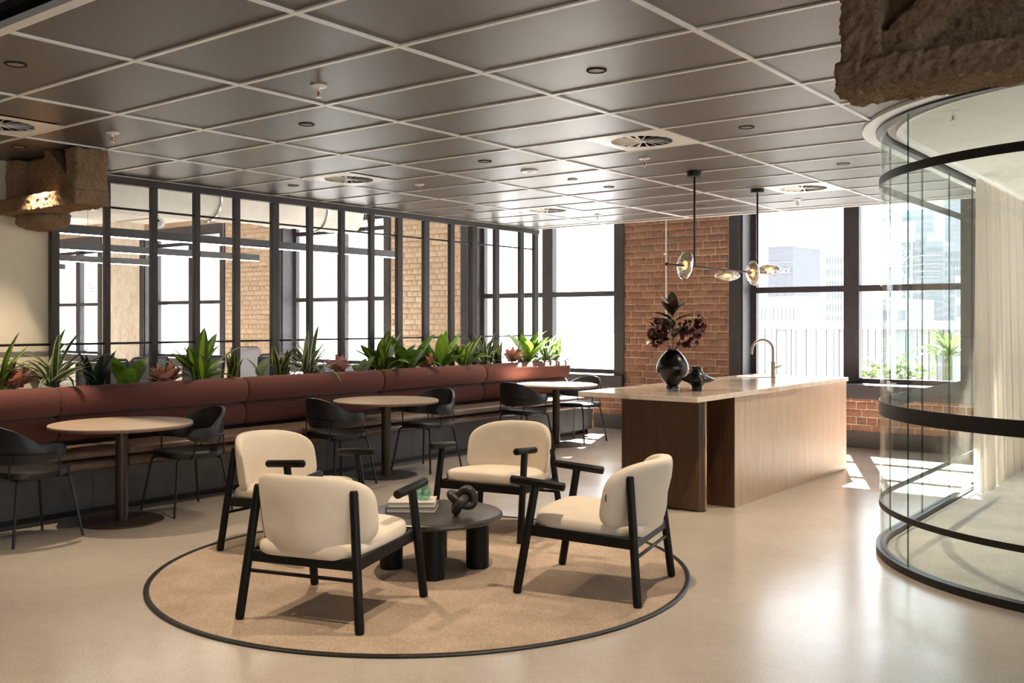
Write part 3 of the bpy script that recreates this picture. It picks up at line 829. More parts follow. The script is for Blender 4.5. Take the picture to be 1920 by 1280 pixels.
def place(o, p, f):
    o.location = (p[0], p[1], .0075); o.rotation_euler = (0, 0, math.atan2(-f[0], f[1]))
place(ar, (-3.84, 3.455), (-.20, .67))
for p, f, lb in [((-5.08, 4.23), (.71, .072), 'cream armchair on the left side of the rug, facing right'),
                 ((-4.36, 5.48), (.19, -.98), 'cream armchair behind the coffee table, facing the camera'),
                 ((-3.00, 4.67), (-.971, -.235), 'cream armchair on the right, seen from the side and turned left')]:
    place(dup(ar, (0, 0, 0), 0, lb), p, f)

# ================================================================== ISLAND
il = thing('kitchen_island', 'walnut kitchen island with a freestanding rounded end leg', 'kitchen island', (0, 0, 0))
X0, X1, ZS = -4.42, -3.35, .934
for a, b in ((7.30, 8.62), (8.62, 9.96)): MB().box(X1 - .045, X1 - .02, a + .0012, b - .0012, .0, ZS - .04).build('side_panel', 'walnut', il)
MB().box(X0 + .05, X1 - .021, 7.298, 7.32, 0, ZS - .04).build('end_panel', 'walnut_dark', il)
MB().box(X0 + .05, X1 - .05, 7.32, 9.93, 0.0, ZS - .042).build('carcass', 'walnut_dark', il)
MB().box(X0 + .05, X1 - .021, 9.93, 9.955, 0, ZS - .04).build('end_panel', 'walnut_dark', il)
lx0, lx1, ly, lr = -4.25, -3.485, 7.02, .065
prof = [(lx1 - lr + lr * cos(a), ly + lr * sin(a)) for a in [R(-90 + 15 * k) for k in range(13)]] + [(lx0 + lr + lr * cos(a), ly + lr * sin(a)) for a in [R(90 + 15 * k) for k in range(13)]]
n = len(prof)
def slab(name, prof, z0, z1, mat):
    n = len(prof); m = MB().add([(x, y, z0) for x, y in prof] + [(x, y, z1) for x, y in prof], [(k, (k + 1) % n, n + (k + 1) % n, n + k) for k in range(n)] + [tuple(range(n - 1, -1, -1)), tuple(range(n, 2 * n))])
    return m.build(name, mat, il, 30)
slab('end_leg', prof, .012, ZS - .04, 'walnut_dark')
slab('leg_foot', [(x * .985 + (lx0 + lx1) / 2 * .015, (y - ly) * .9 + ly) for x, y in prof], 0, .012, 'black_metal')
hp = [(lx1 - lr + (lr + .0015) * cos(a), ly + (lr + .0015) * sin(a)) for a in [R(-6 + 5 * k) for k in range(7)]] + [(lx1 - lr + (lr - .004) * cos(a), ly + (lr - .004) * sin(a)) for a in [R(24 - 5 * k) for k in range(7)]]
slab('highlight_strip', hp, .012, ZS - .04, 'brass')  # brass-coloured strip painted in as the highlight on the leg's rounded end
wt = tag(MB().box(X0, X1, 6.60, 9.965, ZS - .040, ZS).build('stone_worktop', 'stone', None, bevel=.003), 'pale veined stone worktop on the walnut island', 'worktop')
tp = thing('mixer_tap', 'brushed gooseneck mixer tap at the far end of the island', 'tap', (-3.93, 9.42, ZS), R(0))
MB().lathe([(.030, 0), (.030, .004), (.022, .006), (.022, .16), (.020, .165)], 24).build('body', 'tap_metal', tp)
arc = [(-.0, 0, .16), (0, 0, .28)] + [(-.105 + .105 * cos(R(a)), 0, .28 + .105 * sin(R(a))) for a in range(15, 181, 15)] + [(-.214, 0, .235)]
q = R(30); arc = [(x * cos(q), x * sin(q), z) for x, y, z in arc]
MB().tube(arc, .0125, 12).build('spout', 'tap_metal', tp)
MB().rod((.02, 0, .10), (.075, .02, .125), .007).build('lever', 'tap_metal', tp)
sk = thing('sink_plate', 'thin white sink cover plate beside the tap', 'sink', (-4.16, 9.47, ZS), 0)
MB().lathe([(.17, 0), (.175, .004), (.17, .008)], 40).build('plate', 'table_white', sk)
MB().lathe([(.022, .008), (.022, .012)], 20).build('drain_button', 'chrome', sk)

# vases
va = thing('round_vase', 'large round black glazed vase holding foliage', 'vase', (-3.985, 7.40, ZS))
MB().lathe([(.056, 0), (.057, .012), (.052, .030), (.066, .045), (.10, .085), (.128, .13), (.138, .165), (.134, .20), (.119, .24), (.094, .278), (.066, .308), (.047, .322), (.048, .332), (.043, .333), (.040, .32), (.05, .30)], 56, cap=False).build('body', 'black_glaze', va)
MB().lathe([(.137, .160), (.1395, .165), (.137, .170)], 56, cap=False).build('shoulder_ridge', 'black_glaze', va)
vb = thing('lumpy_vase', 'small lumpy black glazed vase beside the round vase', 'vase', (-3.69, 7.27, ZS))
def lumpy(prof, seg=40):
    m = MB(); vs = []
    for r_, z in prof:
        for j in range(seg):
            a = 2 * pi * j / seg; k = 1 + (.34 * noise.noise(Vector((cos(a) * 1.9, sin(a) * 1.9, z * 26))) + .16 * noise.noise(Vector((cos(a) * 5, sin(a) * 5, z * 60)))) * min(1, max(0, (r_ - .045) / .03))
            vs.append((r_ * k * cos(a), r_ * k * sin(a), z))
    n = len(prof); return m.add(vs, [(k * seg + j, k * seg + (j + 1) % seg, (k + 1) * seg + (j + 1) % seg, (k + 1) * seg + j) for k in range(n - 1) for j in range(seg)] + [tuple(range(seg))])
pf = [(.044, 0), (.046, .008), (.043, .03), (.048, .045), (.066, .06), (.092, .072), (.108, .085), (.112, .096), (.104, .108), (.085, .12), (.066, .134), (.052, .150), (.043, .166), (.040, .180), (.043, .192), (.038, .193), (.034, .175)]
lumpy(pf).build('body', 'black_glaze', vb, 60)
MB().lathe([(.040, .186), (.0455, .191), (.041, .196)], 32, cap=False).build('rim', 'black_glaze', vb)

# ================================================================== LEAVES
def leaf_mesh(name, mat, L, W, arch, fold=.25, shape='lance', n=9, wave=0, twist=0):
    """blade grows along +Z from the origin and bends towards +Y"""
    vs = []; uv = []; fs = []; p = Vector((0, 0, 0)); ang = 0
    for k in range(n + 1):
        t_ = k / n
        if shape == 'lance': w = W * max(.30 * (1 - t_), sin(pi * t_ ** 1.15) ** .8)
        elif shape == 'spear': w = W * (.45 + .55 * sin(pi * min(1, t_ * 1.25) * .8)) * (1 - t_ ** 3) ** .9
        elif shape == 'strap': w = W * min(1, (.45 + t_ * 2)) * (1 - t_ ** 4) ** .7
        elif shape == 'sword': w = W * (.55 + .45 * sin(pi * min(1, t_ * 1.1))) * (1 - t_ ** 5) ** .8
        elif shape == 'oval': w = W * max(.03, sin(pi * min(1, max(0, (t_ - .10) / .9)) ** .85)) ** .65 if t_ > .1 else W * .04
        else: w = W * sin(pi * t_ ** .6) ** .7 if 0 < t_ < 1 else W * .08
        w = max(w, .0015)
        up = Vector((0, sin(ang), cos(ang))); nrm = Vector((0, cos(ang), -sin(ang)))
        tw = twist * t_
        for j, s_ in enumerate((-1, -.5, 0, .5, 1)):
            off = Vector((cos(tw), 0, 0)) * s_ * w / 2 + nrm * (sin(tw) * s_ * w / 2)
            off += nrm * (-fold * abs(s_) * w / 2) + nrm * wave * w * sin(9 * t_ + s_ * 2)
            vs.append(p + off); uv.append((j / 4, t_))
        ang += arch / n * (.4 + 1.2 * t_); p = p + up * (L / n)
    for k in range(n):
        for j in range(4): fs.append((k * 5 + j, k * 5 + j + 1, (k + 1) * 5 + j + 1, (k + 1) * 5 + j))
    me = bpy.data.meshes.new(name); me.from_pydata([tuple(v) for v in vs], [], fs)
    ul = me.uv_layers.new(name='UVMap')
    for lp in me.loops: ul.data[lp.index].uv = uv[lp.vertex_index]
    me.polygons.foreach_set('use_smooth', [True] * len(me.polygons)); me.materials.append(M[mat]); me.update()
    return me
LV = {}
def leaves(key, *specs): LV[key] = [leaf_mesh('leaf', *s_) for s_ in specs]
leaves('dracaena', *[('leaf_dracaena', L, W, a, .2, 'lance', 11, .015) for L, W, a in ((.44, .098, .55), (.40, .105, .95), (.36, .095, 1.5), (.46, .092, .3))])
leaves('dark_dracaena', *[('leaf_green', L, W, a, .2, 'lance', 11, .015) for L, W, a in ((.42, .11, .7), (.38, .115, 1.1), (.36, .10, 1.8), (.44, .10, .4))])
leaves('bright', *[('leaf_bright', L, W, a, .2, 'lance', 11, .015) for L, W, a in ((.44, .10, .5), (.40, .105, .9), (.36, .095, 1.5), (.46, .09, .3))])
leaves('spider', *[('leaf_spider', L, W, a, .2, 'strap') for L, W, a in ((.44, .034, 1.0), (.40, .038, 1.6), (.38, .03, 2.2), (.46, .046, .6), (.34, .028, 2.7))])
leaves('snake', *[('leaf_snake', L, W, a, .25, 'sword', 9, 0, tw) for L, W, a, tw in ((.31, .068, .1, .5), (.27, .062, .2, -.6), (.23, .06, .3, .4), (.33, .062, .05, -.3))])
leaves('snake_dark', *[('leaf_snake_dark', L, W, a, .25, 'sword', 9, 0, tw) for L, W, a, tw in ((.30, .07, .1, .5), (.26, .066, .2, -.6), (.22, .06, .3, .4), (.32, .065, .05, -.3))])
leaves('brom', *[(mt, L, W, a, .25, 'spear', 8, .02) for mt, L, W, a in (('leaf_brom', .19, .068, .5), ('leaf_brom_pink', .17, .075, .7), ('leaf_brom', .20, .062, 1.1), ('leaf_brom_pink', .18, .07, .3))])
leaves('ficus', *[('leaf_bright', L, W, a, .18, 'oval', 9, .03) for L, W, a in ((.31, .17, .3), (.28, .16, .6), (.22, .14, 1.0))] + [('leaf_green', .22, .14, 1.1, .18, 'oval', 9, .03)])
leaves('calathea', *[('leaf_pale', L, W, a, .2, 'oval', 10, .03) for L, W, a in ((.36, .135, .5), (.23, .11, .8), (.19, .10, 1.1))])

def plant(kind, name, px, z, spread, count, seed, label, x=-7.715, scale=1.0, low=0.0):
    """plant rooted in the trough where the photo column px meets it"""
    r_ = (px - 960) / 1820.5; s_, c_ = sin(R(37.7)), cos(R(37.7)); y = x * (c_ + s_ * r_) / (-s_ + c_ * r_)
    o = thing(name, label, 'plant', (x, y, z), 0, 'plants in the trough behind the bench')
    rnd = random.Random(seed); vs = LV[kind]
    count = int(count * {'brom': 1.9, 'spider': 1.5, 'calathea': 1, 'ficus': 1.2}.get(kind, 1.15)); scale *= 1.12
    for k in range(count):
        b = put('leaf', vs[rnd.randrange(len(vs))], o)
        az = 2 * pi * (k * .382 + rnd.uniform(-.06, .06)); tl = low + (spread - low) * ((k + .5) / count) ** .7
        # fewer blades lean straight into the screen: spread them along the trough
        dirx, diry = -sin(az), cos(az); dirx *= .6 if dirx > 0 else .22
        az = math.atan2(-dirx, diry)
        b.rotation_euler = Matrix.Rotation(az, 3, 'Z').to_euler() if tl == 0 else (Matrix.Rotation(az, 3, 'Z') @ Matrix.Rotation(-tl, 3, 'X') @ Matrix.Rotation(rnd.uniform(-.4, .4), 3, 'Z')).to_euler()
        q = scale * rnd.uniform(.82, 1.12); b.scale = (q * 1.1, q, q)
        b.location = (rnd.uniform(-.03, .03), rnd.uniform(-.05, .05), 0)
    MB().rod((0, 0, -.03), (0, 0, .05), .012, .008, 8).build('stem', 'stem', o)
    return o
ZP = .925
plant('brom', 'bromeliad', 28, ZP + .06, 1.2, 16, 1, 'coral pink bromeliad at the left end of the trough')
plant('dracaena', 'dracaena', -12, ZP + .03, .6, 8, 2, 'green plant cut off by the left picture edge')
plant('spider', 'striped_dracaena', 98, ZP + .06, 1.15, 26, 3, 'arching striped plant between the first pink bromeliad and dark snake plant', scale=1.05)
plant('snake_dark', 'snake_plant', 178, ZP, .5, 9, 4, 'dark snake plant left of the broad bright leaves')
plant('ficus', 'rubber_plant', 240, ZP, .75, 6, 5, 'plant with two broad bright green leaves')
plant('brom', 'bromeliad', 312, ZP + .03, 1.25, 16, 6, 'dusty pink bromeliad left of the big striped dracaena')
plant('dracaena', 'dracaena', 372, ZP, 1.0, 18, 7, 'bushy dracaena with yellow striped leaves, left half of the trough', scale=.98)
plant('snake', 'snake_plant', 437, ZP, .4, 8, 8, 'yellow edged snake plant beside the bushy dracaena')
plant('calathea', 'calathea', 492, ZP + .02, .55, 3, 9, 'single tall pale leaf in front of an office chair')
plant('snake', 'snake_plant', 528, ZP, .5, 10, 10, 'yellow edged snake plant right of the tall pale leaf')
plant('spider', 'striped_dracaena', 580, ZP + .02, 1.1, 26, 11, 'arching striped plant in the middle, left of a pink bromeliad')
plant('brom', 'bromeliad', 634, ZP + .05, 1.2, 15, 12, 'pink bromeliad beside the small pale plant, middle of the trough')
plant('calathea', 'calathea', 673, ZP, .7, 5, 13, 'small pale silvery plant left of the central dracaena', scale=.72)
plant('dracaena', 'dracaena', 716, ZP, .95, 18, 14, 'bushy striped dracaena above the middle table', scale=1.05)
plant('dark_dracaena', 'dracaena', 762, ZP, 1.1, 14, 15, 'dark green plant right of the central striped dracaena')
plant('brom', 'bromeliad', 799, ZP + .05, 1.1, 12, 16, 'reddish bromeliad between dark and bright green plants')
plant('bright', 'dracaena', 826, ZP, .9, 12, 17, 'bright green upright plant in front of the brick, left one', scale=1.05)
plant('dracaena', 'dracaena', 868, ZP, .95, 15, 18, 'yellow centred dracaena in front of the brick, right one', scale=.95)
plant('spider', 'striped_dracaena', 912, ZP + .02, 1.2, 22, 19, 'pale spider plant before the blue window reveal')
plant('snake', 'snake_plant', 934, ZP, .4, 7, 20, 'small snake plant left of the orange bromeliad', scale=.95)
plant('brom', 'bromeliad', 960, ZP + .06, 1.2, 16, 21, 'sunlit orange bromeliad near the right end of the trough')
plant('bright', 'dracaena', 990, ZP, .8, 13, 22, 'tall sunlit bright green plant near the end of the trough', scale=1.12)
plant('spider', 'striped_dracaena', 1024, ZP + .02, 1.2, 22, 23, 'sunlit white striped plant at the right end of the trough', scale=1.0)
plant('dracaena', 'dracaena', 1044, ZP, 1.3, 9, 24, 'green leaves spilling over the right end of the bench', scale=.75)

# foliage in the vase
fo = thing('foliage_arrangement', 'magnolia and burgundy leaf branches standing in the round vase', 'foliage', (-3.985, 7.40, ZS + .30))
LV['mag'] = [leaf_mesh('leaf', 'leaf_magnolia', .19, .095, .5, .2, 'oval'), leaf_mesh('leaf', 'leaf_magnolia_brown', .18, .085, .6, .2, 'oval'), leaf_mesh('leaf', 'leaf_magnolia', .22, .13, .8, .2, 'oval')]
rnd = random.Random(4)
ca, sa = cos(R(37.7)), sin(R(37.7))        # spread the branches across the view and in depth
def bpos(u, w, z): return Vector((ca * u - sa * w, sa * u + ca * w, z))
def branch(pts, r_): MB().tube([bpos(*p) for p in pts], [r_, r_ * .8, r_ * .5] if len(pts) == 3 else r_, 6).build('stem', 'stem_dark', fo)
branch([(0, 0, 0), (.01, .01, .15), (.005, 0, .38)], .005)
branch([(0, 0, 0), (.06, -.02, .12), (.20, -.03, .26)], .004)
branch([(0, 0, 0), (.07, .03, .08), (.16, .05, .06)], .004)
branch([(0, 0, 0), (-.06, .02, .13), (-.15, .03, .27)], .004)
branch([(0, 0, 0), (-.06, -.04, .07), (-.12, -.06, .08)], .004)
def mleaf(k, base, tilt, az, sc=1.0):
    b = put('leaf', LV['mag'][k], fo); b.location = bpos(*base)
    b.rotation_euler = (Matrix.Rotation(R(37.7) + az, 3, 'Z') @ Matrix.Rotation(-tilt, 3, 'X')).to_euler(); b.scale = (sc,) * 3
for k, base, tl, az, sc in [(0, (0, 0, .34), .08, 0, 1.0), (1, (.005, 0, .33), .5, -pi / 2, 1.05), (0, (0, 0, .33), .40, pi / 2, 1.05), (1, (0, 0, .32), .5, pi, .95), (1, (.0, 0, .32), .7, -2.2, 1.0), (0, (0, 0, .31), .65, 2.2, 1.0),
                            (0, (.01, 0, .27), 1.05, pi / 2 + .3, 1.15), (2, (0, 0, .26), 1.2, pi / 2 - .5, .95), (1, (.01, 0, .26), 1.0, -pi / 2, 1.2), (1, (.01, 0, .27), 1.15, -pi / 2 - .6, 1.15), (2, (0, 0, .2), .9, pi / 2 + .9, 1.05),
                            (2, (-.02, -.02, .12), 1.5, pi / 2 + .5, 1.15), (2, (-.01, -.02, .15), 1.2, pi - .4, 1.0), (1, (.02, -.01, .12), .6, -pi / 2 - .5, 1.1), (2, (0, 0, .12), .8, pi + .5, .9), (2, (-.02, 0, .10), 1.3, pi / 2 + 1.2, 1.1),
                            (1, (.02, 0, .16), .9, -pi / 2 + .5, 1.0), (0, (-.02, 0, .18), .8, pi / 2 - .9, 1.0)]:
    mleaf(k, base, tl, az, sc)
m = MB(); uvs = []
disc = [(cos(2 * pi * j / 8), sin(2 * pi * j / 8)) for j in range(8)]
for c_, rad, cnt in (((.16, 0, .20), (.13, .07, .09), 95), ((-.13, .02, .20), (.09, .06, .10), 62), ((.13, .02, .08), (.10, .06, .05), 34), ((-.13, -.03, .12), (.06, .05, .07), 26), ((.24, 0, .27), (.05, .03, .07), 16)):
    for k in range(cnt):
        while True:
            d_ = Vector((rnd.uniform(-1, 1), rnd.uniform(-1, 1), rnd.uniform(-1, 1)))
            if d_.length < 1: break
        p = bpos(c_[0] + d_.x * rad[0], c_[1] + d_.y * rad[1], c_[2] + d_.z * rad[2]); q = Vector((rnd.gauss(0, 1), rnd.gauss(0, 1), rnd.gauss(0, 1))).normalized()
        x_, y_ = frame_of(q); s_ = rnd.uniform(.014, .024)
        m.add([p + x_ * (a * s_) + y_ * (b * s_ * 1.1) + q * (.003 * (a * a)) for a, b in disc], [tuple(range(8))])
bl_ = m.build('burgundy_leaves', 'leaf_burgundy', fo, 0); bl_['kind'] = 'stuff'

# ================================================================== PENDANT LIGHT
pl = thing('linear_pendant', 'black bar pendant with four smoky glass discs over the island', 'pendant light', (-3.79, 0, 0))
ZB = 1.965
MB().rod((0, 6.94, ZB), (0, 9.16, ZB), .0085).build('bar', 'bronze_metal', pl)
MB().rod((0, 6.928, ZB), (0, 6.95, ZB), .013).build('bar_cap', 'black_metal', pl)
for y in (7.42, 8.71):
    MB().rod((0, y, ZB), (0, y, CEIL - .03), .0085).build('drop_rod', 'black_metal', pl)
    MB().lathe([(.062, CEIL - .045), (.064, CEIL - .042), (.064, CEIL - .002)], 32, (0, y, 0)).build('canopy', 'black_metal', pl)
def shade(y, z, ax, r_=.105, x=0.0):
    """thick lens of smoky glass with a glowing core; ax = axis of the disc"""
    d = Vector(ax).normalized(); a_, b_ = frame_of(d); c = Vector((x, y, z))
    def fn(px, py, pz):
        k = 1 + .05 * sin(3 * math.atan2(py, px) + 1); return tuple(c + a_ * (px * k) + b_ * (py * k) + d * pz)
    g_ = MB().quadric(r_, r_, r_ * .46, 1, 1.15, 36, 16, fn).build('glass_disc', 'smoke_glass', pl, 80)
    def f2(px, py, pz): return tuple(c + a_ * px + b_ * py + d * pz)
    MB().quadric(.040, .040, .018, 1, 1, 18, 10, f2).build('glowing_core', 'bulb', g_)
    MB().rod(c - d * .05, c + d * .05, .014).build('collar', 'brass', g_)
shade(7.25, ZB + .005, (.62, .78, -.12), .122)
shade(8.05, ZB - .05, (0, .05, 1), .112)
shade(8.60, ZB - .005, (.66, .74, .1), .118)
shade(8.98, ZB + .045, (.0, -.1, 1), .112)

# ================================================================== GLASS ROOM
gr = thing('glass_room', 'rounded full height glass room with black bands', 'glass room', (0, 0, 0))
XE = 3.2
def path(off, a0=0, a1=90):
    return [(GC[0] - (GR + off) * cos(R(a)), GC[1] - (GR + off) * sin(R(a))) for a in [a0 + (a1 - a0) * k / 24 for k in range(25)]]
def ribbon(name, pts, off, th, z0, z1, mat, parent=gr):
    """band following pts (list of (x,y) with outward normals from off offsets)"""
    m = MB(); n = len(pts[0]); vs = []
    for ring in pts:
        for x, y in ring: vs += [(x, y, z0), (x, y, z1)]
    N = n
    fs = []
    A = lambda k: 2 * k
    B = lambda k: 2 * (N + k)
    for k in range(N - 1):
        fs += [(A(k), A(k + 1), A(k + 1) + 1, A(k) + 1), (B(k), B(k) + 1, B(k + 1) + 1, B(k + 1)), (A(k) + 1, A(k + 1) + 1, B(k + 1) + 1, B(k) + 1), (A(k), B(k), B(k + 1), A(k + 1))]
    fs += [(A(0), A(0) + 1, B(0) + 1, B(0)), (A(N - 1), B(N - 1), B(N - 1) + 1, A(N - 1) + 1)]
    return m.add(vs, fs).build(name, mat, parent, 40)
def full(off):
    return [(GC[0] - GR - off, YB - .03)] + path(off) + [(XE, GC[1] - GR - off)]
def band(name, z0, z1, mat, o0, o1): return ribbon(name, [full(o0), full(o1)], 0, 0, z0, z1, mat)
band('base_track', 0, .045, 'black_metal', -.03, .03)
band('middle_band', .90, .99, 'black_metal', .0055, .012)
band('lower_band', .305, .342, 'black_metal', .0055, .012)
band('upper_band', 2.385, 2.437, 'black_metal', .0055, .012)
band('head_track', 2.735, 2.80, 'black_metal', -.03, .03)
band('ceiling_ring', 2.748, 2.81, 'white_metal', .03, .115)
SEAMS = [6.99, 7.80, 8.61, 9.42, 10.23, 11.04, 11.66]
for a, b in zip(SEAMS[:-1], SEAMS[1:]):
    MB().box(GC[0] - GR - .005, GC[0] - GR + .005, a + .003, b - .003, .045, 2.74).build('glass_panel', 'room_glass', gr)
    MB().box(GC[0] - GR - .0052, GC[0] - GR + .0052, a - .003, a + .003, .045, 2.74).build('silicone_joint', 'glass_edge', gr)
for a0, a1 in ((0.3, 43.4), (43.7, 86.8), (87.1, 90)):
    ribbon('glass_panel', [path(-.005, a0, a1), path(.005, a0, a1)], 0, 0, .045, 2.74, 'room_glass')
    x, y = path(0, a1 + .15, a1 + .3)[0]; MB().rod((x, y, .045), (x, y, 2.74), .0045, None, 6).build('silicone_joint', 'glass_edge', gr)
MB().box(GC[0], XE, GC[1] - GR - .005, GC[1] - GR + .005, .045, 2.74).build('glass_panel', 'room_glass', gr)
def fill(name, off, z0, z1, mat, x1=XE):
    pts = [(x1, YB - .03)] + full(off)[:-1] + [(x1, GC[1] - GR - off)]; n = len(pts)
    m = MB().add([(x, y, z0) for x, y in pts] + [(x, y, z1) for x, y in pts], [(k, (k + 1) % n, n + (k + 1) % n, n + k) for k in range(n)] + [tuple(range(n)), tuple(range(n, 2 * n))])
    return m.build(name, mat, None, 30)
tag(fill('room_carpet', -.04, 0, .012, 'room_carpet'), 'pale flecked carpet inside the glass room', 'carpet')
struct(fill('ceiling_glass_room', -.04, 2.765, 2.82, 'white_paint'))
ribbon('curtain_track', [[(x + .10, y) for x, y in full(-.0)], [(x + .14, y) for x, y in full(-.0)]], 0, 0, 2.735, 2.768, 'white_metal')
sbox('wall_right_room', 'cream_wall', XE, XE + .15, GC[1] - GR - .05, YB, 0, 4.6)
cu = thing('sheer_curtain', 'pleated sheer cream curtain hanging inside the glass room', 'curtain', (-1.95, 0, 0))
def drape(y0, y1, amp, waves, name):
    def fn(u, v):
        y = y0 + (y1 - y0) * u; w = amp * sin(2 * pi * waves * u) * (.55 + .45 * (1 - v)) + amp * .35 * sin(2 * pi * waves * 2.3 * u + 1) * (1 - v)
        return (w + .02 * (1 - v), y + .012 * sin(2 * pi * waves * u * 1.7), .03 + v * 2.70)
    b = MB().grid(260, 10, fn).build(name, 'sheer', cu, 80)
drape(9.06, 10.40, .05, 10, 'drape')
drape(10.36, 11.56, .05, 9, 'drape')

# ---- surface conduit and outlet on the brick pier
cd = thing('wall_conduit', 'thin white conduit running down the brick pier', 'conduit', (-6.39, YB - .016, 0))
MB().rod((0, 0, 1.50), (0, 0, 3.3), .012).build('pipe', 'conduit_white', cd)
for z in (2.42, 1.74): MB().box(-.035, .018, -.012, .012, z - .015, z + .015).build('clip', 'conduit_white', cd, bevel=.003)
MB().box(-.045, .03, -.03, .014, 1.37, 1.51).build('outlet_box', 'conduit_white', cd, bevel=.004)

# ================================================================== MEETING ROOM BEHIND THE SCREEN
for x, y0, y1, lb in [(-9.5, 4.6, 9.69, 'linear pendant closest to the screen, ending at the brick pier'),
                  (-11.6, 4.0, 8.95, 'second linear pendant from the screen, lower in view'),
                  (-13.85, 4.2, 8.65, 'third linear pendant from the screen, in front of the concrete pier'),
                  (-16.1, 4.2, 8.4, 'linear pendant furthest from the screen, at the far left')]:
    o = thing('linear_light', lb, 'linear light', (x, 0, 0), 0, 'linear pendants in the meeting room')
    MB().box(-.03, .03, y0, y1, 2.39, 2.48).build('housing', 'office_grey', o)
    MB().box(-.026, .026, y0 + .01, y1 - .01, 2.384, 2.392).build('diffuser', 'led_strip', o)
    for y in (y0 + .6, y1 - .6): MB().rod((0, y, 2.47), (0, y, 3.72), .003, None, 6).build('suspension_wire', 'chrome', o)
du = thing('spiral_duct', 'fat white insulated round duct under the meeting room ceiling', 'duct', (-10.9, 0, 3.12))
pr = []
for k in range(60):
    y = 4.5 + k * .095; pr.append((.29 + .012 * (k % 2) + .02 * noise.noise(Vector((0, y * 2, 0))), y))
m = MB(); seg = 28
m.add([(r_ * cos(2 * pi * j / seg), y, r_ * sin(2 * pi * j / seg)) for r_, y in pr for j in range(seg)],
      [(k * seg + j, k * seg + (j + 1) % seg, (k + 1) * seg + (j + 1) % seg, (k + 1) * seg + j) for k in range(len(pr) - 1) for j in range(seg)] + [tuple(range(seg)), tuple((len(pr) - 1) * seg + j for j in range(seg))])
m.build('insulated_pipe', 'duct_white', du, 60)
for y in (5.6, 7.6, 9.4): MB().tube([(.31 * cos(R(a)), y, .31 * sin(R(a))) for a in range(0, 361, 15)], .012, 6, False).build('hanger_band', 'chrome', du)
dr = thing('rectangular_duct', 'boxy white duct under the meeting room ceiling', 'duct', (-12.6, 0, 0))
MB().box(-.5, .5, 4.0, 8.2, 2.95, 3.45).build('duct_body', 'duct_white', dr, bevel=.01)
for y in (5.2, 6.4, 7.6): MB().box(-.52, .52, y, y + .04, 2.93, 3.47).build('flange', 'duct_white', dr)
dr = thing('ceiling_downstand', 'white dropped box beam across the meeting room ceiling', 'beam', (0, 0, 0))
MB().box(-9.3, -8.05, 4.1, 7.0, 2.98, 3.30).build('box', 'duct_white', dr)
MB().box(-9.35, -8.05, 4.05, 7.05, 3.28, 3.34).build('cap', 'duct_white', dr)
cm = thing('ceiling_camera', 'white dome camera hanging on a rod in the meeting room', 'camera', (-9.9, 6.25, 2.62))
MB().rod((0, 0, .04), (0, 0, 1.1), .012).build('rod', 'white_metal', cm)
MB().quadric(.075, .075, .06, 1, 1, 20, 12).build('dome', 'white_metal', cm)
MB().rod((.06, -.035, .02), (.075, -.045, .02), .014).build('lens', 'black_metal', cm)

def office_chair(label):
    o = thing('office_chair', label, 'office chair', (0, 0, 0), 0, 'mesh office chairs in the meeting room')
    m = MB().grid(9, 7, lambda u, v: ((u - .5) * (.46 + .04 * v), -.22 - .05 * v - .03 * cos(pi * (u - .5)), .60 + .50 * v)); b = m.build('mesh_back', 'mesh_grey', o)
    s_ = b.modifiers.new('thickness', 'SOLIDIFY'); s_.thickness = .012
    MB().tube([(-.22, -.22, .60), (-.25, -.27, 1.09), (-.22, -.285, 1.12), (0, -.30, 1.125), (.22, -.285, 1.12), (.25, -.27, 1.09), (.22, -.22, .60)], .014, 8).build('back_frame', 'office_grey', o)
    MB().quadric(.25, .24, .04, .5, .5, 32, 8, lambda x, y, z: (x, y, z + .47)).build('seat', 'mesh_grey', o)
    MB().rod((0, -.18, .45), (0, -.26, .68), .025).build('back_spine', 'office_grey', o)
    MB().rod((0, 0, .08), (0, 0, .45), .025).build('gas_lift', 'chrome', o)
    for s_ in (-1, 1): MB().tube([(s_ * .24, -.05, .46), (s_ * .30, -.05, .48), (s_ * .30, -.03, .66), (s_ * .30, .14, .67)], .014, 8).build('armrest', 'office_grey', o)
    for k in range(5):
        a = 2 * pi * k / 5; l_ = MB().rod((0, 0, .10), (.30 * cos(a), .30 * sin(a), .065), .018, .014).build('base_arm', 'office_grey', o)
        MB().lathe([(.02, 0), (.03, .02), (.03, .04), (.02, .06)], 12, (.30 * cos(a), .30 * sin(a), 0)).build('castor', 'black_metal', l_)
    return o
oc = office_chair('mesh office chair seen through the screen beside the single tall pale leaf')
oc.location = (-9.45, 7.3, 0); oc.rotation_euler = (0, 0, R(95))
for x, y, rz, lb in [(-9.3, 5.15, 80, 'mesh office chair just right of the leftmost screen bay'), (-9.6, 5.75, 100, 'mesh office chair in front of the raw concrete pier'),
                     (-9.5, 6.42, 85, 'mesh office chair behind the bushy left dracaena'), (-9.35, 4.42, 97, 'mesh office chair nearest the cream wall'), (-11.7, 9.0, -90, 'mesh office chair across the meeting table near the middle window')]:
    dup(oc, (x, y, 0), R(rz), lb)
mt = thing('meeting_table', 'long white meeting table behind the screen', 'table', (-10.6, 6.5, 0))
MB().box(-.6, .6, -2.4, 2.4, .71, .74).build('table_top', 'table_white', mt, bevel=.004)
for y in (-1.9, 1.9):
    for x in (-.45, .45): MB().box(x - .03, x + .03, y - .03, y + .03, 0, .71).build('leg', 'table_white', mt)
wc = thing('low_cabinet', 'low white cabinet under the middle meeting room window', 'cabinet', (-12.4, 11.35, 0))
MB().box(-1.6, 1.6, -.2, .2, .06, .60).build('carcass', 'table_white', wc)
for k in range(4): MB().box(-1.6 + .8 * k + .005, -.8 + .8 * k - .005, -.218, -.2, .07, .59).build('door', 'table_white', wc)
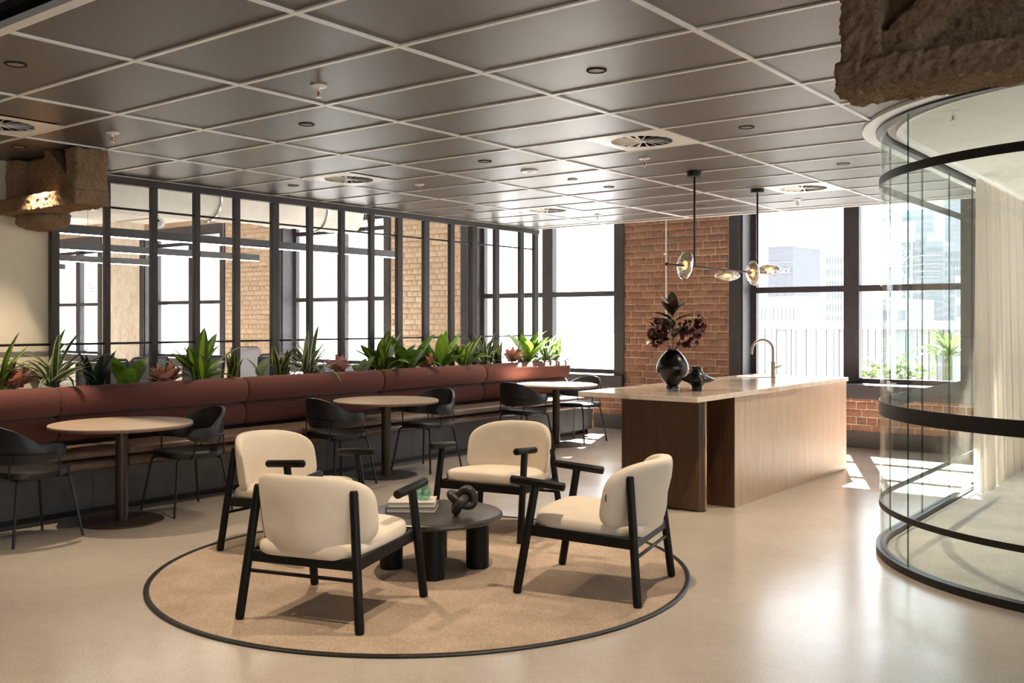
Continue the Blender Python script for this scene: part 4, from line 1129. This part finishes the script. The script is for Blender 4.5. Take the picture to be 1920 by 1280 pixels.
MB().box(-1.55, 1.55, -.18, .18, 0, .06).build('plinth', 'black_metal', wc)

# ================================================================== OUTSIDE
GZ = -11.0
st = tag(MB().box(-700, 500, 14, 900, GZ - .5, GZ).build('street_ground', 'street'), 'pale street far below the windows', 'ground')
def building(label, x, y, w, d, top, mat, rows=0, cols=0, wm='building_glass', name='office_tower', bands=False):
    o = thing(name, label, 'building', (x, y, GZ))
    H = top - GZ
    MB().box(-w / 2, w / 2, 0, d, 0, H).build('walls', mat, o)
    MB().box(-w / 2 - w * .01, w / 2 + w * .01, -w * .01, d, H, H + max(.3, w * .015)).build('parapet', mat, o)
    if rows:
        m = MB(); dz = H * .94 / rows; dx = w * .94 / max(1, cols)
        for r_ in range(rows):
            z = H * .03 + r_ * dz
            if bands: m.box(-w * .47, w * .47, -.12, 0.0, z + dz * .3, z + dz * .85)
            else:
                for c_ in range(cols): m.box(-w * .47 + dx * (c_ + .15), -w * .47 + dx * (c_ + .85), -.12, 0, z + dz * .2, z + dz * .8)
        b = m.build('windows', wm, o, 0); b['kind'] = 'stuff'
    return o
def at(px, Y):
    r_ = (px - 960) / 1820.5; s_, c_ = sin(R(37.7)), cos(R(37.7)); return Y * (-s_ + c_ * r_) / (c_ + s_ * r_)
def zt(px, py, Y):
    X = at(px, Y); dep = -sin(R(37.7)) * X + cos(R(37.7)) * Y; return 1.5 + (603.4 - py) * dep / 1820.5
for lb, pa, pb, py, Y, mat, rows, cols, bands in [
    ('dark low block with white lettering behind the pendant', 1440, 1487, 465, 150, 'building_dark', 0, 0, False),
    ('pale office block left of the black mullion', 1500, 1535, 462, 210, 'building_pale', 16, 6, False),
    ('wide pale block with curved top beside the black mullion', 1545, 1590, 468, 118, 'building_pale', 14, 8, False),
    ('pale glass tower with stepped top behind the crane', 1690, 1752, 395, 300, 'building_blue', 24, 7, False),
    ('tallest tower at the right, ribbed with bands', 1768, 1850, 330, 340, 'building_grey', 34, 1, True),
    ('square windowed office block in front of the tall ribbed tower', 1768, 1812, 462, 220, 'building_grey', 14, 8, False),
    ('blue banded office block in the middle of the skyline', 1735, 1768, 455, 240, 'building_blue', 18, 1, True),
    ('grey low block behind the crane mast', 1702, 1738, 440, 260, 'building_grey', 12, 6, False),
    ('white stepped building below the curtain edge', 1790, 1845, 520, 160, 'building_pale', 6, 5, False),
    ('pale wide building behind the striped shed, left part', 1420, 1500, 560, 130, 'building_pale', 4, 10, False),
    ('pale low terrace above the striped shed, right part', 1600, 1700, 565, 120, 'building_pale', 3, 10, True),
    ('pale block seen at the left edge of the right window', 1405, 1440, 520, 170, 'building_pale', 8, 4, False)]:
    xa, xb = at(pa, Y), at(pb, Y)
    b = building(lb, (xa + xb) / 2, Y, xb - xa, 12, zt((pa + pb) / 2, py, Y), mat, rows, cols, bands=bands)
    if 'lettering' in lb:
        cu_ = bpy.data.curves.new('lettering', 'FONT'); cu_.body = 'HARBOURSIDE'; cu_.align_x = 'RIGHT'; cu_.size = 1.12; cu_.extrude = .05
        to = bpy.data.objects.new('lettering', cu_); COL.objects.link(to); to.parent = b; cu_.materials.append(M['sign_white'])
        to.location = ((xb - xa) / 2 - .3, -.15, zt(1465, 512, Y) - GZ); to.rotation_euler = (pi / 2, 0, 0); to.scale.x = .78
        bpy.context.view_layer.update(); me_ = bpy.data.meshes.new_from_object(to); me_.name = 'lettering'
        t2 = put('lettering', me_, b); t2.location = to.location; t2.rotation_euler = to.rotation_euler; t2.scale = to.scale; t2['kind'] = 'stuff'
        bpy.data.objects.remove(to)
        MB().box(-(xb - xa) / 2, (xb - xa) / 2, -.1, 0, zt(1465, 492, Y) - GZ, zt(1465, 491, Y) - GZ).build('cornice', 'building_pale', b)
# striped shed close by
Y = 46; xa, xb = at(1400, Y), at(2000, Y); ztop = zt(1700, 603, Y)
sh = thing('striped_shed', 'long striped metal shed just outside the right window', 'building', ((xa + xb) / 2, Y, GZ))
W_ = xb - xa; MB().box(-W_ / 2, W_ / 2, .05, 8, 0, ztop - GZ - .2).build('walls', 'stripe_pale', sh)
MB().box(-W_ / 2, W_ / 2, -.25, 8, ztop - GZ - .35, ztop - GZ + .05).build('gutter', 'building_pale', sh)
rnd = random.Random(9); x = -W_ / 2; k = 0
while x < W_ / 2 - .3:
    w_ = rnd.choice((.25, .35, .5, .5)); m_ = rnd.choice(('stripe_pale', 'stripe_pale', 'stripe_pale', 'stripe_mauve', 'stripe_mauve', 'stripe_yellow'))
    MB().box(x, x + w_ - .03, -.03 - .02 * (k % 2), .05, ztop - GZ - 6, ztop - GZ - .35).build('cladding_sheet', m_, sh); x += w_; k += 1
# tower crane
Y = 110; cx_ = at(1692, Y); z1 = zt(1690, 415, Y)
cr = thing('tower_crane', 'white lattice tower crane beyond the right window', 'crane', (cx_, Y, GZ))
H = z1 - GZ; w_ = .75; m = MB()
for sx_ in (-1, 1):
    for sy_ in (-1, 1): m.tube([(sx_ * w_, sy_ * w_, 0), (sx_ * w_, sy_ * w_, H)], .11, 5)
k = 0; z = 14.0
while z < H - 1.5:
    s_ = 1 if k % 2 else -1
    m.tube([(-s_ * w_, -w_, z), (s_ * w_, -w_, z + 1.5)], .07, 4); m.tube([(-s_ * w_, w_, z), (s_ * w_, w_, z + 1.5)], .07, 4)
    m.tube([(-w_, -s_ * w_, z), (-w_, s_ * w_, z + 1.5)], .07, 4); m.tube([(-w_, -w_, z), (w_, -w_, z)], .06, 4); z += 1.5; k += 1
b = m.build('lattice_mast', 'crane_white', cr, 0); b['kind'] = 'stuff'
m = MB(); J0, J1 = Vector((0, -1, H - 1)), Vector((-9, 2, H + 9))
for o_ in (Vector((-.4, 0, -.4)), Vector((.4, 0, .4)), Vector((0, .6, 0))): m.tube([J0 + o_, J1 + o_], .10, 5)
for k in range(10): p = J0.lerp(J1, k / 10); q_ = J0.lerp(J1, (k + 1) / 10); m.tube([p + Vector((-.4, 0, -.4)), q_ + Vector((.4, 0, .4))], .06, 4)
b = m.build('lattice_jib', 'crane_white', cr, 0); b['kind'] = 'stuff'
MB().box(-1, 1, -1.2, 1.2, H - 2.2, H - .2).build('cab', 'crane_white', cr)
# palm and hedge outside
pm = thing('palm_tree', 'small palm outside the right window, seen through the glass room', 'palm', (at(1778, 30), 30, GZ))
zc = zt(1778, 672, 30) - GZ
MB().rod((0, 0, 0), (0, 0, zc), .16, .12, 10).build('trunk', 'stem', pm)
LV['palm'] = [leaf_mesh('frond', 'leaf_outdoor', 1.35, .16, a, .5, 'strap', 10) for a in (1.0, 1.6, 2.2)]
rnd = random.Random(3)
for k in range(26):
    b = put('frond', LV['palm'][k % 3], pm); b.location = (0, 0, zc)
    b.rotation_euler = (Matrix.Rotation(2 * pi * k * .382, 3, 'Z') @ Matrix.Rotation(-.2 - 1.1 * (k / 26), 3, 'X')).to_euler(); q = rnd.uniform(.7, 1.05); b.scale = (q, q, q)
for px, Ys, lb in ((1688, 28, 'sunlit shrub outside, left of the palm'), (1635, 33, 'smaller shrub outside beside the black mullion')):
    s0 = thing('outdoor_shrub', lb, 'shrub', (at(px, Ys), Ys, GZ)); zc = zt(px, 700, Ys) - GZ
    MB().rod((0, 0, 0), (0, 0, zc), .08, .05, 8).build('trunk', 'stem', s0)
    m = MB()
    for k in range(160):
        d_ = Vector((rnd.gauss(0, .32), rnd.gauss(0, .3), rnd.gauss(0, .22))); p = Vector((0, 0, zc)) + d_; q = Vector((rnd.gauss(0, 1), rnd.gauss(0, 1), rnd.gauss(0, 1))).normalized(); x_, y_ = frame_of(q)
        m.add([p + x_ * (a * .10) + y_ * (b * .05) for a, b in disc], [tuple(range(8))])
    b = m.build('foliage', 'leaf_outdoor', s0, 0); b['kind'] = 'stuff'
